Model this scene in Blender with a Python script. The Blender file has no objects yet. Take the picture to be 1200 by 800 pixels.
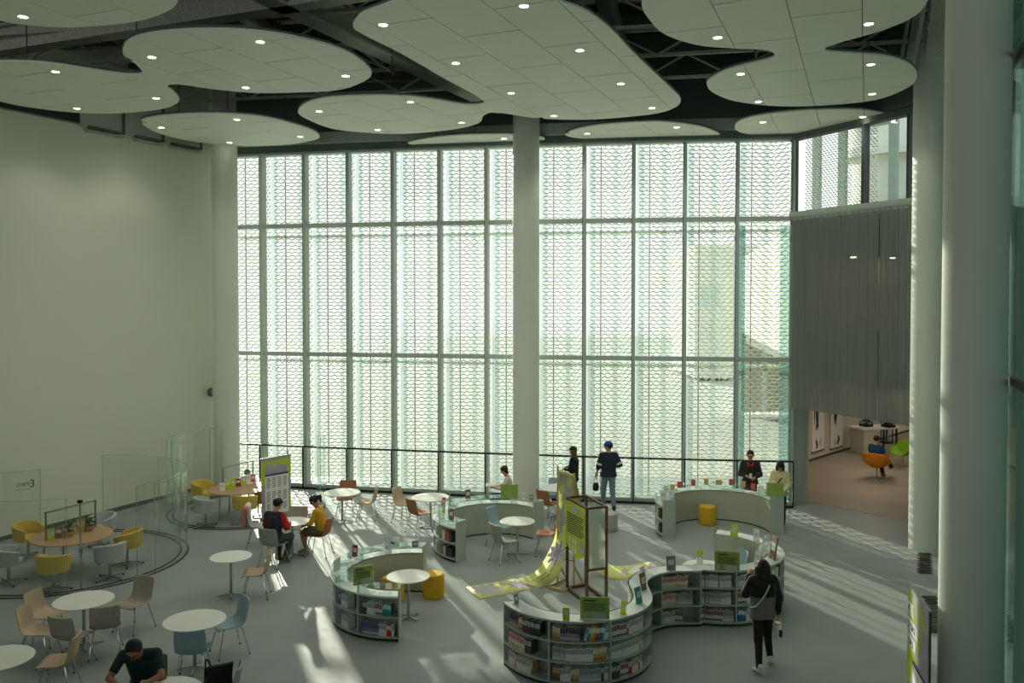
import bpy, bmesh, math, random
import numpy as np
from mathutils import Vector, Matrix

random.seed(7)
S = bpy.context.scene
COL = S.collection
PI = math.pi
def R(a): return math.radians(a)

# ------------------------------------------------------------------ camera
FPX, CAMZ, PITCH, YHOR = 1000.0, 5.5, R(1.4), 348.0
YP = YHOR + FPX * math.tan(PITCH)
cam_d = bpy.data.cameras.new('camera')
cam_d.sensor_width = 36.0
cam_d.lens = 36.0 * FPX / 1200.0
cam_d.shift_y = -(400.0 - YP) / 1200.0
cam_d.clip_end = 400
cam = bpy.data.objects.new('camera', cam_d)
cam.location = (0, 0, CAMZ)
cam.rotation_euler = (PI / 2 - PITCH, 0, 0)
COL.objects.link(cam)
S.camera = cam

# ------------------------------------------------------------------ sky, sun, exposure
S.view_settings.view_transform = 'Standard'
S.view_settings.look = 'None'
S.view_settings.gamma = 1.0
S.view_settings.use_curve_mapping = False
S.view_settings.exposure = 0.82
S.cycles.transparent_max_bounces = 24
S.cycles.max_bounces = 10
S.cycles.diffuse_bounces = 6

W = bpy.data.worlds.new('hazy_sky')
S.world = W
W.use_nodes = True
nt = W.node_tree
nt.nodes.clear()
wo = nt.nodes.new('ShaderNodeOutputWorld')
wb = nt.nodes.new('ShaderNodeBackground')
wr = nt.nodes.new('ShaderNodeValToRGB')
ws = nt.nodes.new('ShaderNodeSeparateXYZ')
wt = nt.nodes.new('ShaderNodeTexCoord')
nt.links.new(wt.outputs['Generated'], ws.inputs[0])
nt.links.new(ws.outputs['Z'], wr.inputs[0])
nt.links.new(wr.outputs[0], wb.inputs[0])
nt.links.new(wb.outputs[0], wo.inputs[0])
wr.color_ramp.elements[0].position = 0.0
wr.color_ramp.elements[0].color = (0.97, 1.0, 0.97, 1)
wr.color_ramp.elements[1].position = 0.6
wr.color_ramp.elements[1].color = (0.70, 0.87, 1.0, 1)
wb.inputs[1].default_value = 0.86

sun_d = bpy.data.lights.new('sun', 'SUN')
sun_d.energy = 5.6
sun_d.angle = R(0.8)
sun_d.color = (1.0, 0.95, 0.82)
sun = bpy.data.objects.new('sun', sun_d)
EL = R(14)
sd = Vector((0.375 * math.cos(EL), -0.927 * math.cos(EL), -math.sin(EL)))
sun.rotation_euler = sd.to_track_quat('-Z', 'Y').to_euler()
sun.location = (-10, 60, 40)
COL.objects.link(sun)

# ------------------------------------------------------------------ helpers: pixels of the 1200x800 frame to places in the room
def ray(px, py):
    a, b = (px - 600.0) / FPX, (py - YP) / FPX
    return Vector((a, math.cos(PITCH) - b * math.sin(PITCH), -b * math.cos(PITCH) - math.sin(PITCH)))
def G(px, py, z=0.0):
    d = ray(px, py)
    t = (z - CAMZ) / d.z
    return Vector((d.x * t, d.y * t, z))
def at_depth(px, py, Y):
    d = ray(px, py)
    t = Y / d.y
    return Vector((d.x * t, Y, CAMZ + d.z * t))

# ------------------------------------------------------------------ materials
def lin(c):
    out = []
    for v in c[:3]:
        v = v / 255.0
        out.append(v / 12.92 if v <= 0.04045 else ((v + 0.055) / 1.055) ** 2.4)
    return tuple(out) + (1.0,)

def mat(name, rgb, rough=0.6, metal=0.0, var=0.08, scale=6.0, bump=0.0, bscale=80.0, spec=0.4, emit=0.0, ecol=None, stretch=None):
    m = bpy.data.materials.new(name)
    m.use_nodes = True
    n = m.node_tree
    p = n.nodes['Principled BSDF']
    c = lin(rgb)
    p.inputs['Roughness'].default_value = rough
    p.inputs['Metallic'].default_value = metal
    p.inputs['Specular IOR Level'].default_value = spec
    tc = n.nodes.new('ShaderNodeTexCoord')
    mp = n.nodes.new('ShaderNodeMapping')
    n.links.new(tc.outputs['Object'], mp.inputs[0])
    if stretch: mp.inputs['Scale'].default_value = stretch
    nz = n.nodes.new('ShaderNodeTexNoise')
    nz.inputs['Scale'].default_value = scale
    nz.inputs['Detail'].default_value = 4
    n.links.new(mp.outputs[0], nz.inputs['Vector'])
    rp = n.nodes.new('ShaderNodeValToRGB')
    rp.color_ramp.elements[0].position = 0.3
    rp.color_ramp.elements[1].position = 0.7
    rp.color_ramp.elements[0].color = tuple(max(0, v * (1 - var)) for v in c[:3]) + (1,)
    rp.color_ramp.elements[1].color = tuple(min(1, v * (1 + var)) for v in c[:3]) + (1,)
    n.links.new(nz.outputs['Fac'], rp.inputs[0])
    n.links.new(rp.outputs[0], p.inputs['Base Color'])
    if bump > 0:
        b = n.nodes.new('ShaderNodeBump')
        b.inputs['Strength'].default_value = bump
        b.inputs['Distance'].default_value = 0.01
        n2 = n.nodes.new('ShaderNodeTexNoise')
        n2.inputs['Scale'].default_value = bscale
        n.links.new(mp.outputs[0], n2.inputs['Vector'])
        n.links.new(n2.outputs['Fac'], b.inputs['Height'])
        n.links.new(b.outputs[0], p.inputs['Normal'])
    if emit > 0:
        p.inputs['Emission Color'].default_value = lin(ecol or rgb)
        p.inputs['Emission Strength'].default_value = emit
    return m

def glass(name, tint, gl=0.06, rough=0.02, haze=0.0, hazecol=(200, 215, 205)):
    m = bpy.data.materials.new(name)
    m.use_nodes = True
    n = m.node_tree
    n.nodes.clear()
    o = n.nodes.new('ShaderNodeOutputMaterial')
    t = n.nodes.new('ShaderNodeBsdfTransparent'); t.inputs[0].default_value = tuple(tint) + (1,)
    g = n.nodes.new('ShaderNodeBsdfGlossy'); g.inputs['Roughness'].default_value = rough
    g.inputs[0].default_value = (0.9, 1, 0.95, 1)
    lw = n.nodes.new('ShaderNodeLayerWeight'); lw.inputs[0].default_value = 0.5
    pw = n.nodes.new('ShaderNodeMath'); pw.operation = 'POWER'; pw.inputs[1].default_value = 4.5
    sc = n.nodes.new('ShaderNodeMath'); sc.operation = 'MULTIPLY_ADD'; sc.inputs[1].default_value = 0.6 if gl > 0 else 0.0; sc.inputs[2].default_value = gl * 0.5
    n.links.new(lw.outputs['Facing'], pw.inputs[0])
    mx = n.nodes.new('ShaderNodeMixShader')
    n.links.new(pw.outputs[0], sc.inputs[0])
    n.links.new(sc.outputs[0], mx.inputs[0])
    last = t.outputs[0]
    if haze > 0:
        df = n.nodes.new('ShaderNodeBsdfDiffuse'); df.inputs[0].default_value = lin(hazecol)
        tl = n.nodes.new('ShaderNodeBsdfTranslucent'); tl.inputs[0].default_value = lin(hazecol)
        m1 = n.nodes.new('ShaderNodeMixShader'); m1.inputs[0].default_value = 0.5
        n.links.new(df.outputs[0], m1.inputs[1]); n.links.new(tl.outputs[0], m1.inputs[2])
        m2 = n.nodes.new('ShaderNodeMixShader'); m2.inputs[0].default_value = haze
        n.links.new(t.outputs[0], m2.inputs[1]); n.links.new(m1.outputs[0], m2.inputs[2])
        last = m2.outputs[0]
    n.links.new(last, mx.inputs[1]); n.links.new(g.outputs[0], mx.inputs[2])
    n.links.new(mx.outputs[0], o.inputs[0])
    return m

M = {}
M['floor'] = mat('floor_vinyl', (142, 148, 143), 0.5, var=0.05, scale=1.2, bump=0.05, bscale=40, spec=0.35)
M['gallery_floor'] = mat('gallery_floor', (152, 142, 124), 0.55, var=0.08, scale=1.5)
M['wall'] = mat('painted_wall', (213, 215, 197), 0.85, var=0.025, scale=0.5, bump=0.04, bscale=60)
M['wall_dim'] = mat('grey_wall', (96, 102, 96), 0.85, var=0.05, scale=1)
M['gallery_wall'] = mat('gallery_wall', (206, 198, 178), 0.85, var=0.03, scale=1)
M['column'] = mat('column_paint', (214, 217, 206), 0.55, var=0.03, scale=1.5, spec=0.4)
M['cloud'] = mat('cloud_panel_white', (238, 240, 226), 0.55, var=0.02, scale=0.8, spec=0.35)
M['cloud_rim'] = mat('cloud_rim_grey', (92, 104, 98), 0.6)
M['dark'] = mat('void_black', (46, 49, 46), 0.9, var=0.2)
M['beam'] = mat('fireproof_spray', (190, 190, 178), 0.95, var=0.25, scale=30, bump=0.5, bscale=60)
M['duct'] = mat('duct_dark', (104, 108, 102), 0.6, metal=0.3)
M['pipe'] = mat('conduit_grey', (170, 174, 168), 0.45, metal=0.5)
M['fascia'] = mat('facade_fascia', (86, 98, 96), 0.6, var=0.04)
M['mullion'] = mat('mullion_paint', (176, 188, 178), 0.45, var=0.03)
M['mullion_dark'] = mat('mullion_dark', (66, 78, 76), 0.45, var=0.03)
M['rail'] = mat('rail_black', (38, 42, 42), 0.4, metal=0.4)
M['mesh'] = mat('expanded_metal', (222, 225, 214), 0.5, var=0.03, spec=0.4)
M['cable'] = mat('steel_cable', (90, 98, 96), 0.4, metal=0.6)
M['glass'] = glass('facade_glass', (0.94, 0.96, 0.93))
M['pod_glass'] = glass('pod_glass', (0.975, 0.982, 0.974), gl=0.05)
M['glass_edge'] = glass('glass_edge', (0.84, 0.90, 0.87), gl=0.1, haze=0.35, hazecol=(190, 206, 198))
M['case_glass'] = glass('case_glass', (0.96, 0.985, 0.975), gl=0.05)
M['acrylic'] = glass('acrylic_sheet', (0.93, 0.95, 0.94), gl=0.06, haze=0.12)
M['acrylic_frost'] = glass('acrylic_frosted', (0.85, 0.88, 0.86), gl=0.06, haze=0.55, hazecol=(205, 210, 205))
M['right_glass'] = glass('green_film_glass', (0.50, 0.62, 0.56), gl=0.06, haze=0.4, hazecol=(140, 170, 158))
M['curtain'] = glass('sheer_curtain', (0.6, 0.61, 0.58), gl=0.0, haze=0.8, hazecol=(168, 172, 164))
M['steel'] = mat('brushed_steel', (176, 180, 176), 0.3, metal=0.9, var=0.05)
M['chrome'] = mat('chrome', (200, 204, 202), 0.15, metal=1.0, var=0.02)
M['black'] = mat('black_plastic', (24, 24, 24), 0.5)
M['white_top'] = mat('white_laminate', (226, 228, 216), 0.35, var=0.015, spec=0.5)
M['wood'] = mat('oak_top', (178, 146, 108), 0.45, var=0.14, scale=9, stretch=(1, 7, 1))
M['pale_wood'] = mat('pine_pole', (206, 178, 132), 0.6, var=0.1, scale=9, stretch=(6, 6, 1))
M['brown_frame'] = mat('stained_frame', (98, 62, 44), 0.5, var=0.12, scale=10)
M['shelf'] = mat('shelf_grey', (172, 180, 168), 0.45, var=0.02, spec=0.45)
M['shelf_side'] = mat('shelf_side', (176, 184, 174), 0.4, var=0.02, spec=0.5)
M['shelf_back'] = mat('shelf_inner_metal', (186, 188, 172), 0.35, metal=0.2, var=0.02)
M['deck'] = mat('display_deck', (232, 236, 230), 0.35, var=0.03)
M['plinth'] = mat('plinth_dark', (58, 62, 58), 0.7)
M['tan'] = mat('fabric_tan', (190, 168, 140), 0.85, var=0.07, scale=30, bump=0.2, bscale=300)
M['taupe'] = mat('fabric_taupe', (170, 160, 144), 0.85, var=0.07, scale=30, bump=0.2, bscale=300)
M['brown'] = mat('fabric_brown', (164, 112, 82), 0.8, var=0.08, scale=30, bump=0.2, bscale=300)
M['greyfab'] = mat('fabric_grey', (156, 158, 148), 0.85, var=0.06, scale=30, bump=0.2, bscale=300)
M['bluefab'] = mat('fabric_blue', (148, 172, 178), 0.85, var=0.06, scale=30, bump=0.2, bscale=300)
M['tub_yellow'] = mat('tub_yellow', (206, 178, 84), 0.85, var=0.06, scale=25, bump=0.2, bscale=300)
M['tub_grey'] = mat('tub_grey', (178, 182, 176), 0.85, var=0.05, scale=25, bump=0.2, bscale=300)
M['pouf_yellow'] = mat('pouf_yellow', (212, 166, 34), 0.7, var=0.06, scale=20)
M['pouf_grey'] = mat('pouf_grey', (176, 180, 170), 0.7, var=0.05, scale=20)
M['lime'] = mat('lime_board', (184, 202, 44), 0.5, var=0.03)
M['lime_pale'] = mat('lime_banner', (214, 218, 128), 0.6, var=0.12, scale=3)
M['lilac'] = mat('lilac_print', (170, 158, 182), 0.6, var=0.08)
M['print_grey'] = mat('grey_print', (176, 176, 170), 0.6, var=0.1)
M['ink'] = mat('black_ink', (52, 50, 56), 0.7)
M['paper'] = mat('white_paper', (232, 232, 224), 0.7, var=0.02)
M['paper_print'] = mat('paper_print', (200, 204, 206), 0.7, var=0.4, scale=60)
M['violet'] = mat('violet_bar', (74, 58, 130), 0.6)
M['maroon'] = mat('maroon_card', (140, 52, 56), 0.6)
M['redcard'] = mat('red_card', (196, 92, 86), 0.6)
M['tancard'] = mat('tan_card', (206, 170, 100), 0.6)
M['teal'] = mat('teal_cover', (44, 140, 136), 0.5)
M['browncard'] = mat('brown_card', (130, 100, 72), 0.6)
M['greycard'] = mat('grey_card', (124, 128, 126), 0.6)
M['orange'] = mat('swan_orange', (228, 142, 22), 0.7, var=0.04)
M['green'] = mat('swan_green', (128, 178, 26), 0.7, var=0.04)
M['leaf'] = mat('plant_leaf', (70, 92, 42), 0.6, var=0.3, scale=20)
M['basket'] = mat('woven_basket', (176, 148, 108), 0.8, var=0.2, scale=60)
M['lamp'] = mat('downlight_glow', (255, 246, 220), 0.5, emit=6.0, ecol=(255, 240, 205))
M['gal_lamp'] = mat('gallery_lamp', (255, 240, 214), 0.5, emit=14.0, ecol=(255, 226, 180))
M['exit_white'] = mat('exit_sign_face', (240, 240, 246), 0.5, emit=0.8)
M['exit_mark'] = mat('exit_sign_mark', (120, 40, 130), 0.5, emit=0.3)
M['ext_ground'] = mat('plaza_paving', (168, 170, 160), 0.9, var=0.06, scale=0.3)
M['ext_white'] = mat('far_building_white', (226, 226, 212), 0.8, var=0.03, scale=0.3)
M['ext_green'] = mat('far_fin_green', (196, 212, 204), 0.7, var=0.03)
M['blade'] = glass('blade_glass', (0.86, 0.90, 0.90), gl=0.05, haze=0.16, hazecol=(160, 172, 174))
M['teal_fin'] = glass('teal_fin_glass', (0.74, 0.83, 0.83), gl=0.06, haze=0.28, hazecol=(150, 176, 176))
M['grille'] = mat('floor_grille', (44, 42, 36), 0.6, metal=0.3)
M['soffit_dark'] = mat('dark_glass_band', (54, 64, 58), 0.25, spec=0.5)

# ------------------------------------------------------------------ mesh helpers
class MB:
    def __init__(s): s.v = []; s.f = []; s.m = []
    def add(s, vs, fs, mi=0):
        o = len(s.v)
        s.v += [tuple(v) for v in vs]
        s.f += [tuple(i + o for i in f) for f in fs]
        s.m += [mi] * len(fs)
        return s
    def box(s, c, size, rz=0.0, mi=0, rot=None):
        x, y, z = (d / 2 for d in size)
        vs = [Vector(p) for p in ((-x, -y, -z), (x, -y, -z), (x, y, -z), (-x, y, -z), (-x, -y, z), (x, -y, z), (x, y, z), (-x, y, z))]
        q = rot if rot is not None else Matrix.Rotation(rz, 3, 'Z')
        return s.add([q @ v + Vector(c) for v in vs], [(0, 3, 2, 1), (4, 5, 6, 7), (0, 1, 5, 4), (1, 2, 6, 5), (2, 3, 7, 6), (3, 0, 4, 7)], mi)
    def beam(s, a, b, w, h, mi=0):
        a, b = Vector(a), Vector(b)
        d = b - a
        q = d.to_track_quat('X', 'Z').to_matrix()
        return s.box((a + b) / 2, (d.length, w, h), rot=q, mi=mi)
    def tube(s, pts, r, n=8, mi=0, caps=True):
        pts = [Vector(p) for p in pts]
        rs = r if isinstance(r, (list, tuple)) else [r] * len(pts)
        vs, fs = [], []
        up = None
        for i, p in enumerate(pts):
            a = pts[max(i - 1, 0)]; b = pts[min(i + 1, len(pts) - 1)]
            t = (b - a).normalized()
            if up is None:
                up = Vector((0, 0, 1)) if abs(t.z) < 0.9 else Vector((1, 0, 0))
            x = up.cross(t)
            if x.length < 1e-4: x = Vector((0, 1, 0)).cross(t)
            x.normalize(); y = t.cross(x); up = y
            for k in range(n):
                an = 2 * PI * k / n
                vs.append(p + (x * math.cos(an) + y * math.sin(an)) * rs[i])
        for i in range(len(pts) - 1):
            for k in range(n):
                k2 = (k + 1) % n
                fs.append((i * n + k, i * n + k2, (i + 1) * n + k2, (i + 1) * n + k))
        if caps:
            fs.append(tuple(range(n - 1, -1, -1)))
            fs.append(tuple((len(pts) - 1) * n + k for k in range(n)))
        return s.add(vs, fs, mi)
    def lathe(s, prof, n=32, c=(0, 0, 0), mi=0):
        vs, fs = [], []
        for (r, z) in prof:
            for k in range(n):
                a = 2 * PI * k / n
                vs.append((c[0] + r * math.cos(a), c[1] + r * math.sin(a), c[2] + z))
        for i in range(len(prof) - 1):
            for k in range(n):
                k2 = (k + 1) % n
                fs.append((i * n + k, i * n + k2, (i + 1) * n + k2, (i + 1) * n + k))
        fs.append(tuple(range(n - 1, -1, -1)))
        fs.append(tuple((len(prof) - 1) * n + k for k in range(n)))
        return s.add(vs, fs, mi)
    def prism(s, poly, z0, z1, mi=0):
        n = len(poly)
        vs = [(p[0], p[1], z0) for p in poly] + [(p[0], p[1], z1) for p in poly]
        fs = [tuple(range(n - 1, -1, -1)), tuple(range(n, 2 * n))]
        fs += [(i, (i + 1) % n, n + (i + 1) % n, n + i) for i in range(n)]
        return s.add(vs, fs, mi)
    def sweep(s, secs, closed_sec=True, mi=0):
        """secs: list of rings (equal length)"""
        n = len(secs[0])
        vs = [p for r in secs for p in r]
        fs = []
        for i in range(len(secs) - 1):
            for k in range(n if closed_sec else n - 1):
                k2 = (k + 1) % n
                fs.append((i * n + k, i * n + k2, (i + 1) * n + k2, (i + 1) * n + k))
        if closed_sec:
            fs.append(tuple(range(n - 1, -1, -1)))
            fs.append(tuple((len(secs) - 1) * n + k for k in range(n)))
        return s.add(vs, fs, mi)
    def mesh(s, name, mats):
        me = bpy.data.meshes.new(name)
        me.from_pydata(s.v, [], s.f)
        if not isinstance(mats, (list, tuple)): mats = [mats]
        for m in mats: me.materials.append(m)
        if len(mats) > 1: me.polygons.foreach_set('material_index', s.m)
        me.update()
        bm = bmesh.new(); bm.from_mesh(me)
        bmesh.ops.recalc_face_normals(bm, faces=bm.faces)
        bm.to_mesh(me); bm.free()
        return me
    def build(s, name, mats, parent=None, smooth=False, loc=None, rz=None):
        return link(name, s.mesh(name, mats), parent, smooth, loc, rz)

def smooth_mesh(me, angle=35):
    for p in me.polygons: p.use_smooth = True
    try: me.set_sharp_from_angle(angle=R(angle))
    except Exception: pass

def link(name, me, parent=None, smooth=False, loc=None, rz=None):
    if smooth: smooth_mesh(me)
    o = bpy.data.objects.new(name, me)
    COL.objects.link(o)
    if parent is not None: o.parent = parent
    if loc is not None: o.location = loc
    if rz is not None: o.rotation_euler = (0, 0, rz)
    return o

def tag(o, label, cat, group=None, kind=None):
    o['label'] = label
    o['category'] = cat
    if group: o['group'] = group
    if kind: o['kind'] = kind
    return o
def thing(name, label, cat, loc=(0, 0, 0), rz=0.0, group=None):
    o = bpy.data.objects.new(name, None)
    COL.objects.link(o)
    o.location = loc
    o.rotation_euler = (0, 0, rz)
    return tag(o, label, cat, group)
def struct(o, label=None):
    o['kind'] = 'structure'
    if label: o['label'] = label
    return o
def root(name, label=None):
    o = bpy.data.objects.new(name, None)
    COL.objects.link(o)
    return struct(o, label)
ORD = 'first second third fourth fifth sixth seventh eighth ninth tenth eleventh twelfth thirteenth fourteenth fifteenth sixteenth seventeenth eighteenth nineteenth twentieth'.split()
ORD += ['twenty ' + w for w in ORD[:9]]
def copy_tree(o, parent=None):
    c = o.copy(); COL.objects.link(c)
    c.parent = parent
    for ch in list(o.children): copy_tree(ch, c)
    return c
def catmull(pts, n=6, closed=True):
    pts = [Vector(p) for p in pts]
    out = []
    N = len(pts)
    for i in range(N if closed else N - 1):
        if closed: p0, p1, p2, p3 = pts[i - 1], pts[i], pts[(i + 1) % N], pts[(i + 2) % N]
        else: p0, p1, p2, p3 = pts[max(i - 1, 0)], pts[i], pts[i + 1], pts[min(i + 2, N - 1)]
        for k in range(n):
            t = k / n
            out.append(0.5 * ((2 * p1) + (p2 - p0) * t + (2 * p0 - 5 * p1 + 4 * p2 - p3) * t * t + (3 * p1 - p0 - 3 * p2 + p3) * t ** 3))
    if not closed: out.append(pts[-1])
    return out

# ------------------------------------------------------------------ room shell
FAC = [G(x, y, 1.22) for x, y in ((262, 516.5), (290, 518), (345, 520.4), (400, 522.7), (480, 525.5), (600, 529.8), (640, 531), (700, 533), (800, 535.7), (860, 537), (928, 538.3))]
FAC = [Vector((p.x, p.y)) for p in FAC]
def fac_at(px, py=360):
    d = ray(px, py); d = Vector((d.x, d.y))
    for a, b in zip(FAC[:-1], FAC[1:]):
        e = b - a
        den = d.x * e.y - d.y * e.x
        t = (a.x * e.y - a.y * e.x) / den
        q = d * t
        s_ = (q - a).dot(e) / e.length_squared
        if -1e-6 <= s_ <= 1 + 1e-6: return q
    return d * (FAC[-1].y / d.y)
MULL_PX = [262, 309, 359, 409.7, 462, 516.4, 571, 628, 685, 742.6, 802, 863, 928]
MU = [fac_at(x) for x in MULL_PX]
ZTOP, ZT1, ZT2, ZRAIL = 9.65, 7.55, 3.86, 1.22
CORNER = MU[-1]
LW0 = G(0, 634); LW1 = G(232, 574)
ld = (LW1 - LW0).normalized()
LWA = LW0 - ld * 26.0; LWB = LW0 + ld * 6.3
COL3 = Vector((9.08, 18.55))
CEIL = 12.4

MB().box((2, 9, -0.1), (60, 34, 0.2)).build('floor', M['floor'])['kind'] = 'structure'
struct(bpy.data.objects['floor'], 'smooth grey floor of the hall')
nl = Vector((-ld.y, ld.x, 0))
m = MB()
a, b = LWA, LWB
m.prism([(a.x, a.y), (b.x, b.y), (b.x + nl.x * 0.3, b.y + nl.y * 0.3), (a.x + nl.x * 0.3, a.y + nl.y * 0.3)], 0, CEIL)
struct(m.build('wall_left', M['wall']), 'tall plain pale wall')
m = MB(); m.prism([(a.x, a.y), (b.x, b.y), (b.x - nl.x * 0.012, b.y - nl.y * 0.012), (a.x - nl.x * 0.012, a.y - nl.y * 0.012)], 0, 0.1)
struct(m.build('baseboard_left', M['wall_dim']))
struct(MB().box((-8, -1.0, 3.85), (38, 6.0, 0.3)).build('floor_mezzanine_shade', M['floor']))  # unseen mezzanine slab, added to keep back light off the near floor
struct(MB().box((-8, -3.9, 1.85), (38, 0.2, 3.7)).build('wall_back_shade', M['wall']))  # unseen solid lower wall, added to darken the foreground floor
bw_ = root('fill_window', 'unseen tall glazing added at the camera end to fill the hall with light')  # unseen glazing, added to let frontal fill light into the hall
for k in range(13):
    x0 = -27 + k * 2.5
    MB().box((x0, -4.1, CEIL / 2 + 2), (0.12, 0.2, CEIL - 4)).build('mullion', M['mullion_dark'], bw_)
    if k < 12: MB().box((x0 + 1.25, -4.1, CEIL / 2 + 2), (2.38, 0.012, CEIL - 4)).build('pane', M['glass'], bw_)
struct(MB().box((2, 9, CEIL + 0.15), (60, 34, 0.3)).build('ceiling', M['dark']), 'dark open ceiling void')

# ------------------------------------------------------------------ facade: window_1
win = root('window_1', 'tall glazed curtain wall with an expanded metal screen outside')
def fac_frame(i):
    a, b = MU[i], MU[i + 1]
    t = (b - a); L = t.length; t.normalize()
    nin = Vector((t.y, -t.x))
    if nin.y > 0: nin = -nin
    return a, b, t, nin, L
for i, p in enumerate(MU):
    j = min(i, len(MU) - 2)
    a, b, t, nin, L = fac_frame(j)
    ang = math.atan2(t.y, t.x)
    c = p + nin * 0.0
    mb = MB()
    mb.box((c.x, c.y, ZTOP / 2 + 0.1), (0.085, 0.26, ZTOP + 0.2), ang)
    mb.build('mullion', M['mullion'], win)
    mb = MB(); c2 = p - t * 0.05 + nin * 0.02
    mb.box((c2.x, c2.y, ZTOP / 2), (0.02, 0.2, ZTOP), ang)
    mb.build('dark_strip', M['mullion_dark'], win)  # dark strip down the left side of each mullion
for i in range(len(MU) - 1):
    a, b, t, nin, L = fac_frame(i)
    ang = math.atan2(t.y, t.x)
    mid = (a + b) / 2
    for z, h, dpt in ((ZT1, 0.12, 0.2), (ZT2, 0.12, 0.2), (0.06, 0.12, 0.26), (ZTOP - 0.02, 0.1, 0.3)):
        MB().box((mid.x, mid.y, z), (L - 0.09, dpt, h), ang).build('transom', M['mullion'], win)
    g = mid - nin * 0.02
    for z0, z1 in ((0.12, ZT2 - 0.06), (ZT2 + 0.06, ZT1 - 0.06), (ZT1 + 0.06, ZTOP - 0.07)):
        MB().box((g.x, g.y, (z0 + z1) / 2), (L - 0.085, 0.012, z1 - z0), ang).build('pane', M['glass'], win)
    cb = mid - nin * 0.55 - t * 0.25
    MB().tube([(cb.x, cb.y, 0), (cb.x, cb.y, ZTOP + 0.3)], 0.018, 6).build('cable', M['cable'], win)
    cb = mid - nin * 0.85
    MB().box((cb.x, cb.y, ZT2 - 0.25), (L, 0.25, 0.06), ang).build('catwalk', M['mullion'], win)
    MB().box((cb.x, cb.y, ZT1 - 0.25), (L, 0.25, 0.06), ang).build('catwalk', M['mullion'], win)

# expanded metal: real diamond strands, one pleated sheet per bay, mesh shared
def diamond_sheet(L, segs=None, zlo=0.03, zhi=ZTOP + 0.3, PX=0.20, PZ=0.098, q=1.0):
    verts, faces = [], []
    segs = segs or [((0.10 * L, -0.42), (0.76 * L, -0.62)), ((0.76 * L, -0.62), (1.0 * L, -0.40))]
    rows = int((zhi - zlo) / PZ)
    for (p0, p1) in segs:
        p0, p1 = Vector(p0), Vector(p1)
        le = (p1 - p0).length; e = (p1 - p0) / le
        nn = Vector((e.y, -e.x))
        nx = max(2, round(le / (PX / 2)))
        st = le / nx
        for r in range(rows):
            z0 = zlo + r * PZ
            for k in range(nx):
                up0 = (k + r) % 2
                za = z0 + (PZ * 0.5 if up0 else 0)
                zb = z0 + (0 if up0 else PZ * 0.5)
                A = p0 + e * (k * st); B = p0 + e * ((k + 1) * st)
                o = len(verts)
                for (P, z) in ((A, za), (B, zb)):
                    # tilted flat strand, 34 mm wide, 5 mm thick
                    wv, wn = 0.0185 * q, -0.012 * q
                    for (dz, dn) in ((-wv, -wn), (-wv + 0.005, -wn + 0.004), (wv, wn), (wv - 0.005, wn - 0.004)):
                        verts.append((P.x + nn.x * dn, P.y + nn.y * dn, z + dz))
                faces += [(o, o + 1, o + 5, o + 4), (o + 1, o + 3, o + 7, o + 5), (o + 3, o + 2, o + 6, o + 7), (o + 2, o, o + 4, o + 6)]
    me = bpy.data.meshes.new('mesh_screen')
    me.from_pydata(verts, [], faces)
    me.materials.append(M['mesh'])
    return me
SHEET_L = 1.30
sheet = diamond_sheet(SHEET_L)
for i in range(len(MU) - 1):
    a, b, t, nin, L = fac_frame(i)
    o = link('mesh_screen', sheet, win)
    o['kind'] = 'stuff'
    o.location = (a.x, a.y, 0)
    o.rotation_euler = (0, 0, math.atan2(t.y, t.x))
    o.scale = (L / SHEET_L, -1 if (Vector((t.x, t.y)).orthogonal().dot(nin) > 0 and False) else 1, 1)
    # local +y must point into the room for negative offsets to be outside
    if Vector((-t.y, t.x)).dot(nin) < 0: o.scale.y = -1

# slender glass blades outside every bay
for i in range(len(MU) - 1):
    a, b, t, nin, L = fac_frame(i)
    for u0, u1, dp in ((0.05, 0.20, 0.34), (0.56, 0.66, 0.70)):
        p = a + t * (L * (u0 + u1) / 2) - nin * dp
        MB().box((p.x, p.y, ZTOP / 2), (L * (u1 - u0), 0.012, ZTOP), math.atan2(t.y, t.x)).build('glass_blade', M['blade'], win)
# teal glass fins at the last bay
for px, w in ((869, 0.26), (922, 0.24)):
    p = fac_at(px); a, b, t, nin, L = fac_frame(len(MU) - 2)
    p = p - nin * 0.3
    MB().box((p.x, p.y, 3.7), (w, 0.03, 7.4), math.atan2(t.y, t.x)).build('glass_fin', M['teal_fin'], win)

# fascia above the glass
m = MB()
pts_in = [p for p in MU]
for i in range(len(MU) - 1):
    a, b, t, nin, L = fac_frame(i)
    c = (a + b) / 2 + nin * 0.1
    m.box((c.x, c.y, 11.04), (L + 0.05, 0.3, 2.8), math.atan2(t.y, t.x))
struct(m.build('wall_fascia', M['fascia']), 'grey band above the glass wall')
m = MB()
for i in range(len(MU) - 1):
    a, b, t, nin, L = fac_frame(i)
    c = (a + b) / 2 + nin * 0.32
    m.box((c.x, c.y, 9.98), (L + 0.05, 0.16, 0.3), math.atan2(t.y, t.x))
struct(m.build('trim_1', M['mullion']), 'pale grey beam along the head of the glass wall')
# left return between wall and glass
a = LWB
struct(MB().beam((MU[0].x - 1.6, MU[0].y + 0.35, CEIL / 2), (MU[0].x + 0.1, MU[0].y, CEIL / 2), 0.3, CEIL).build('wall_return', M['wall']))

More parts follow.
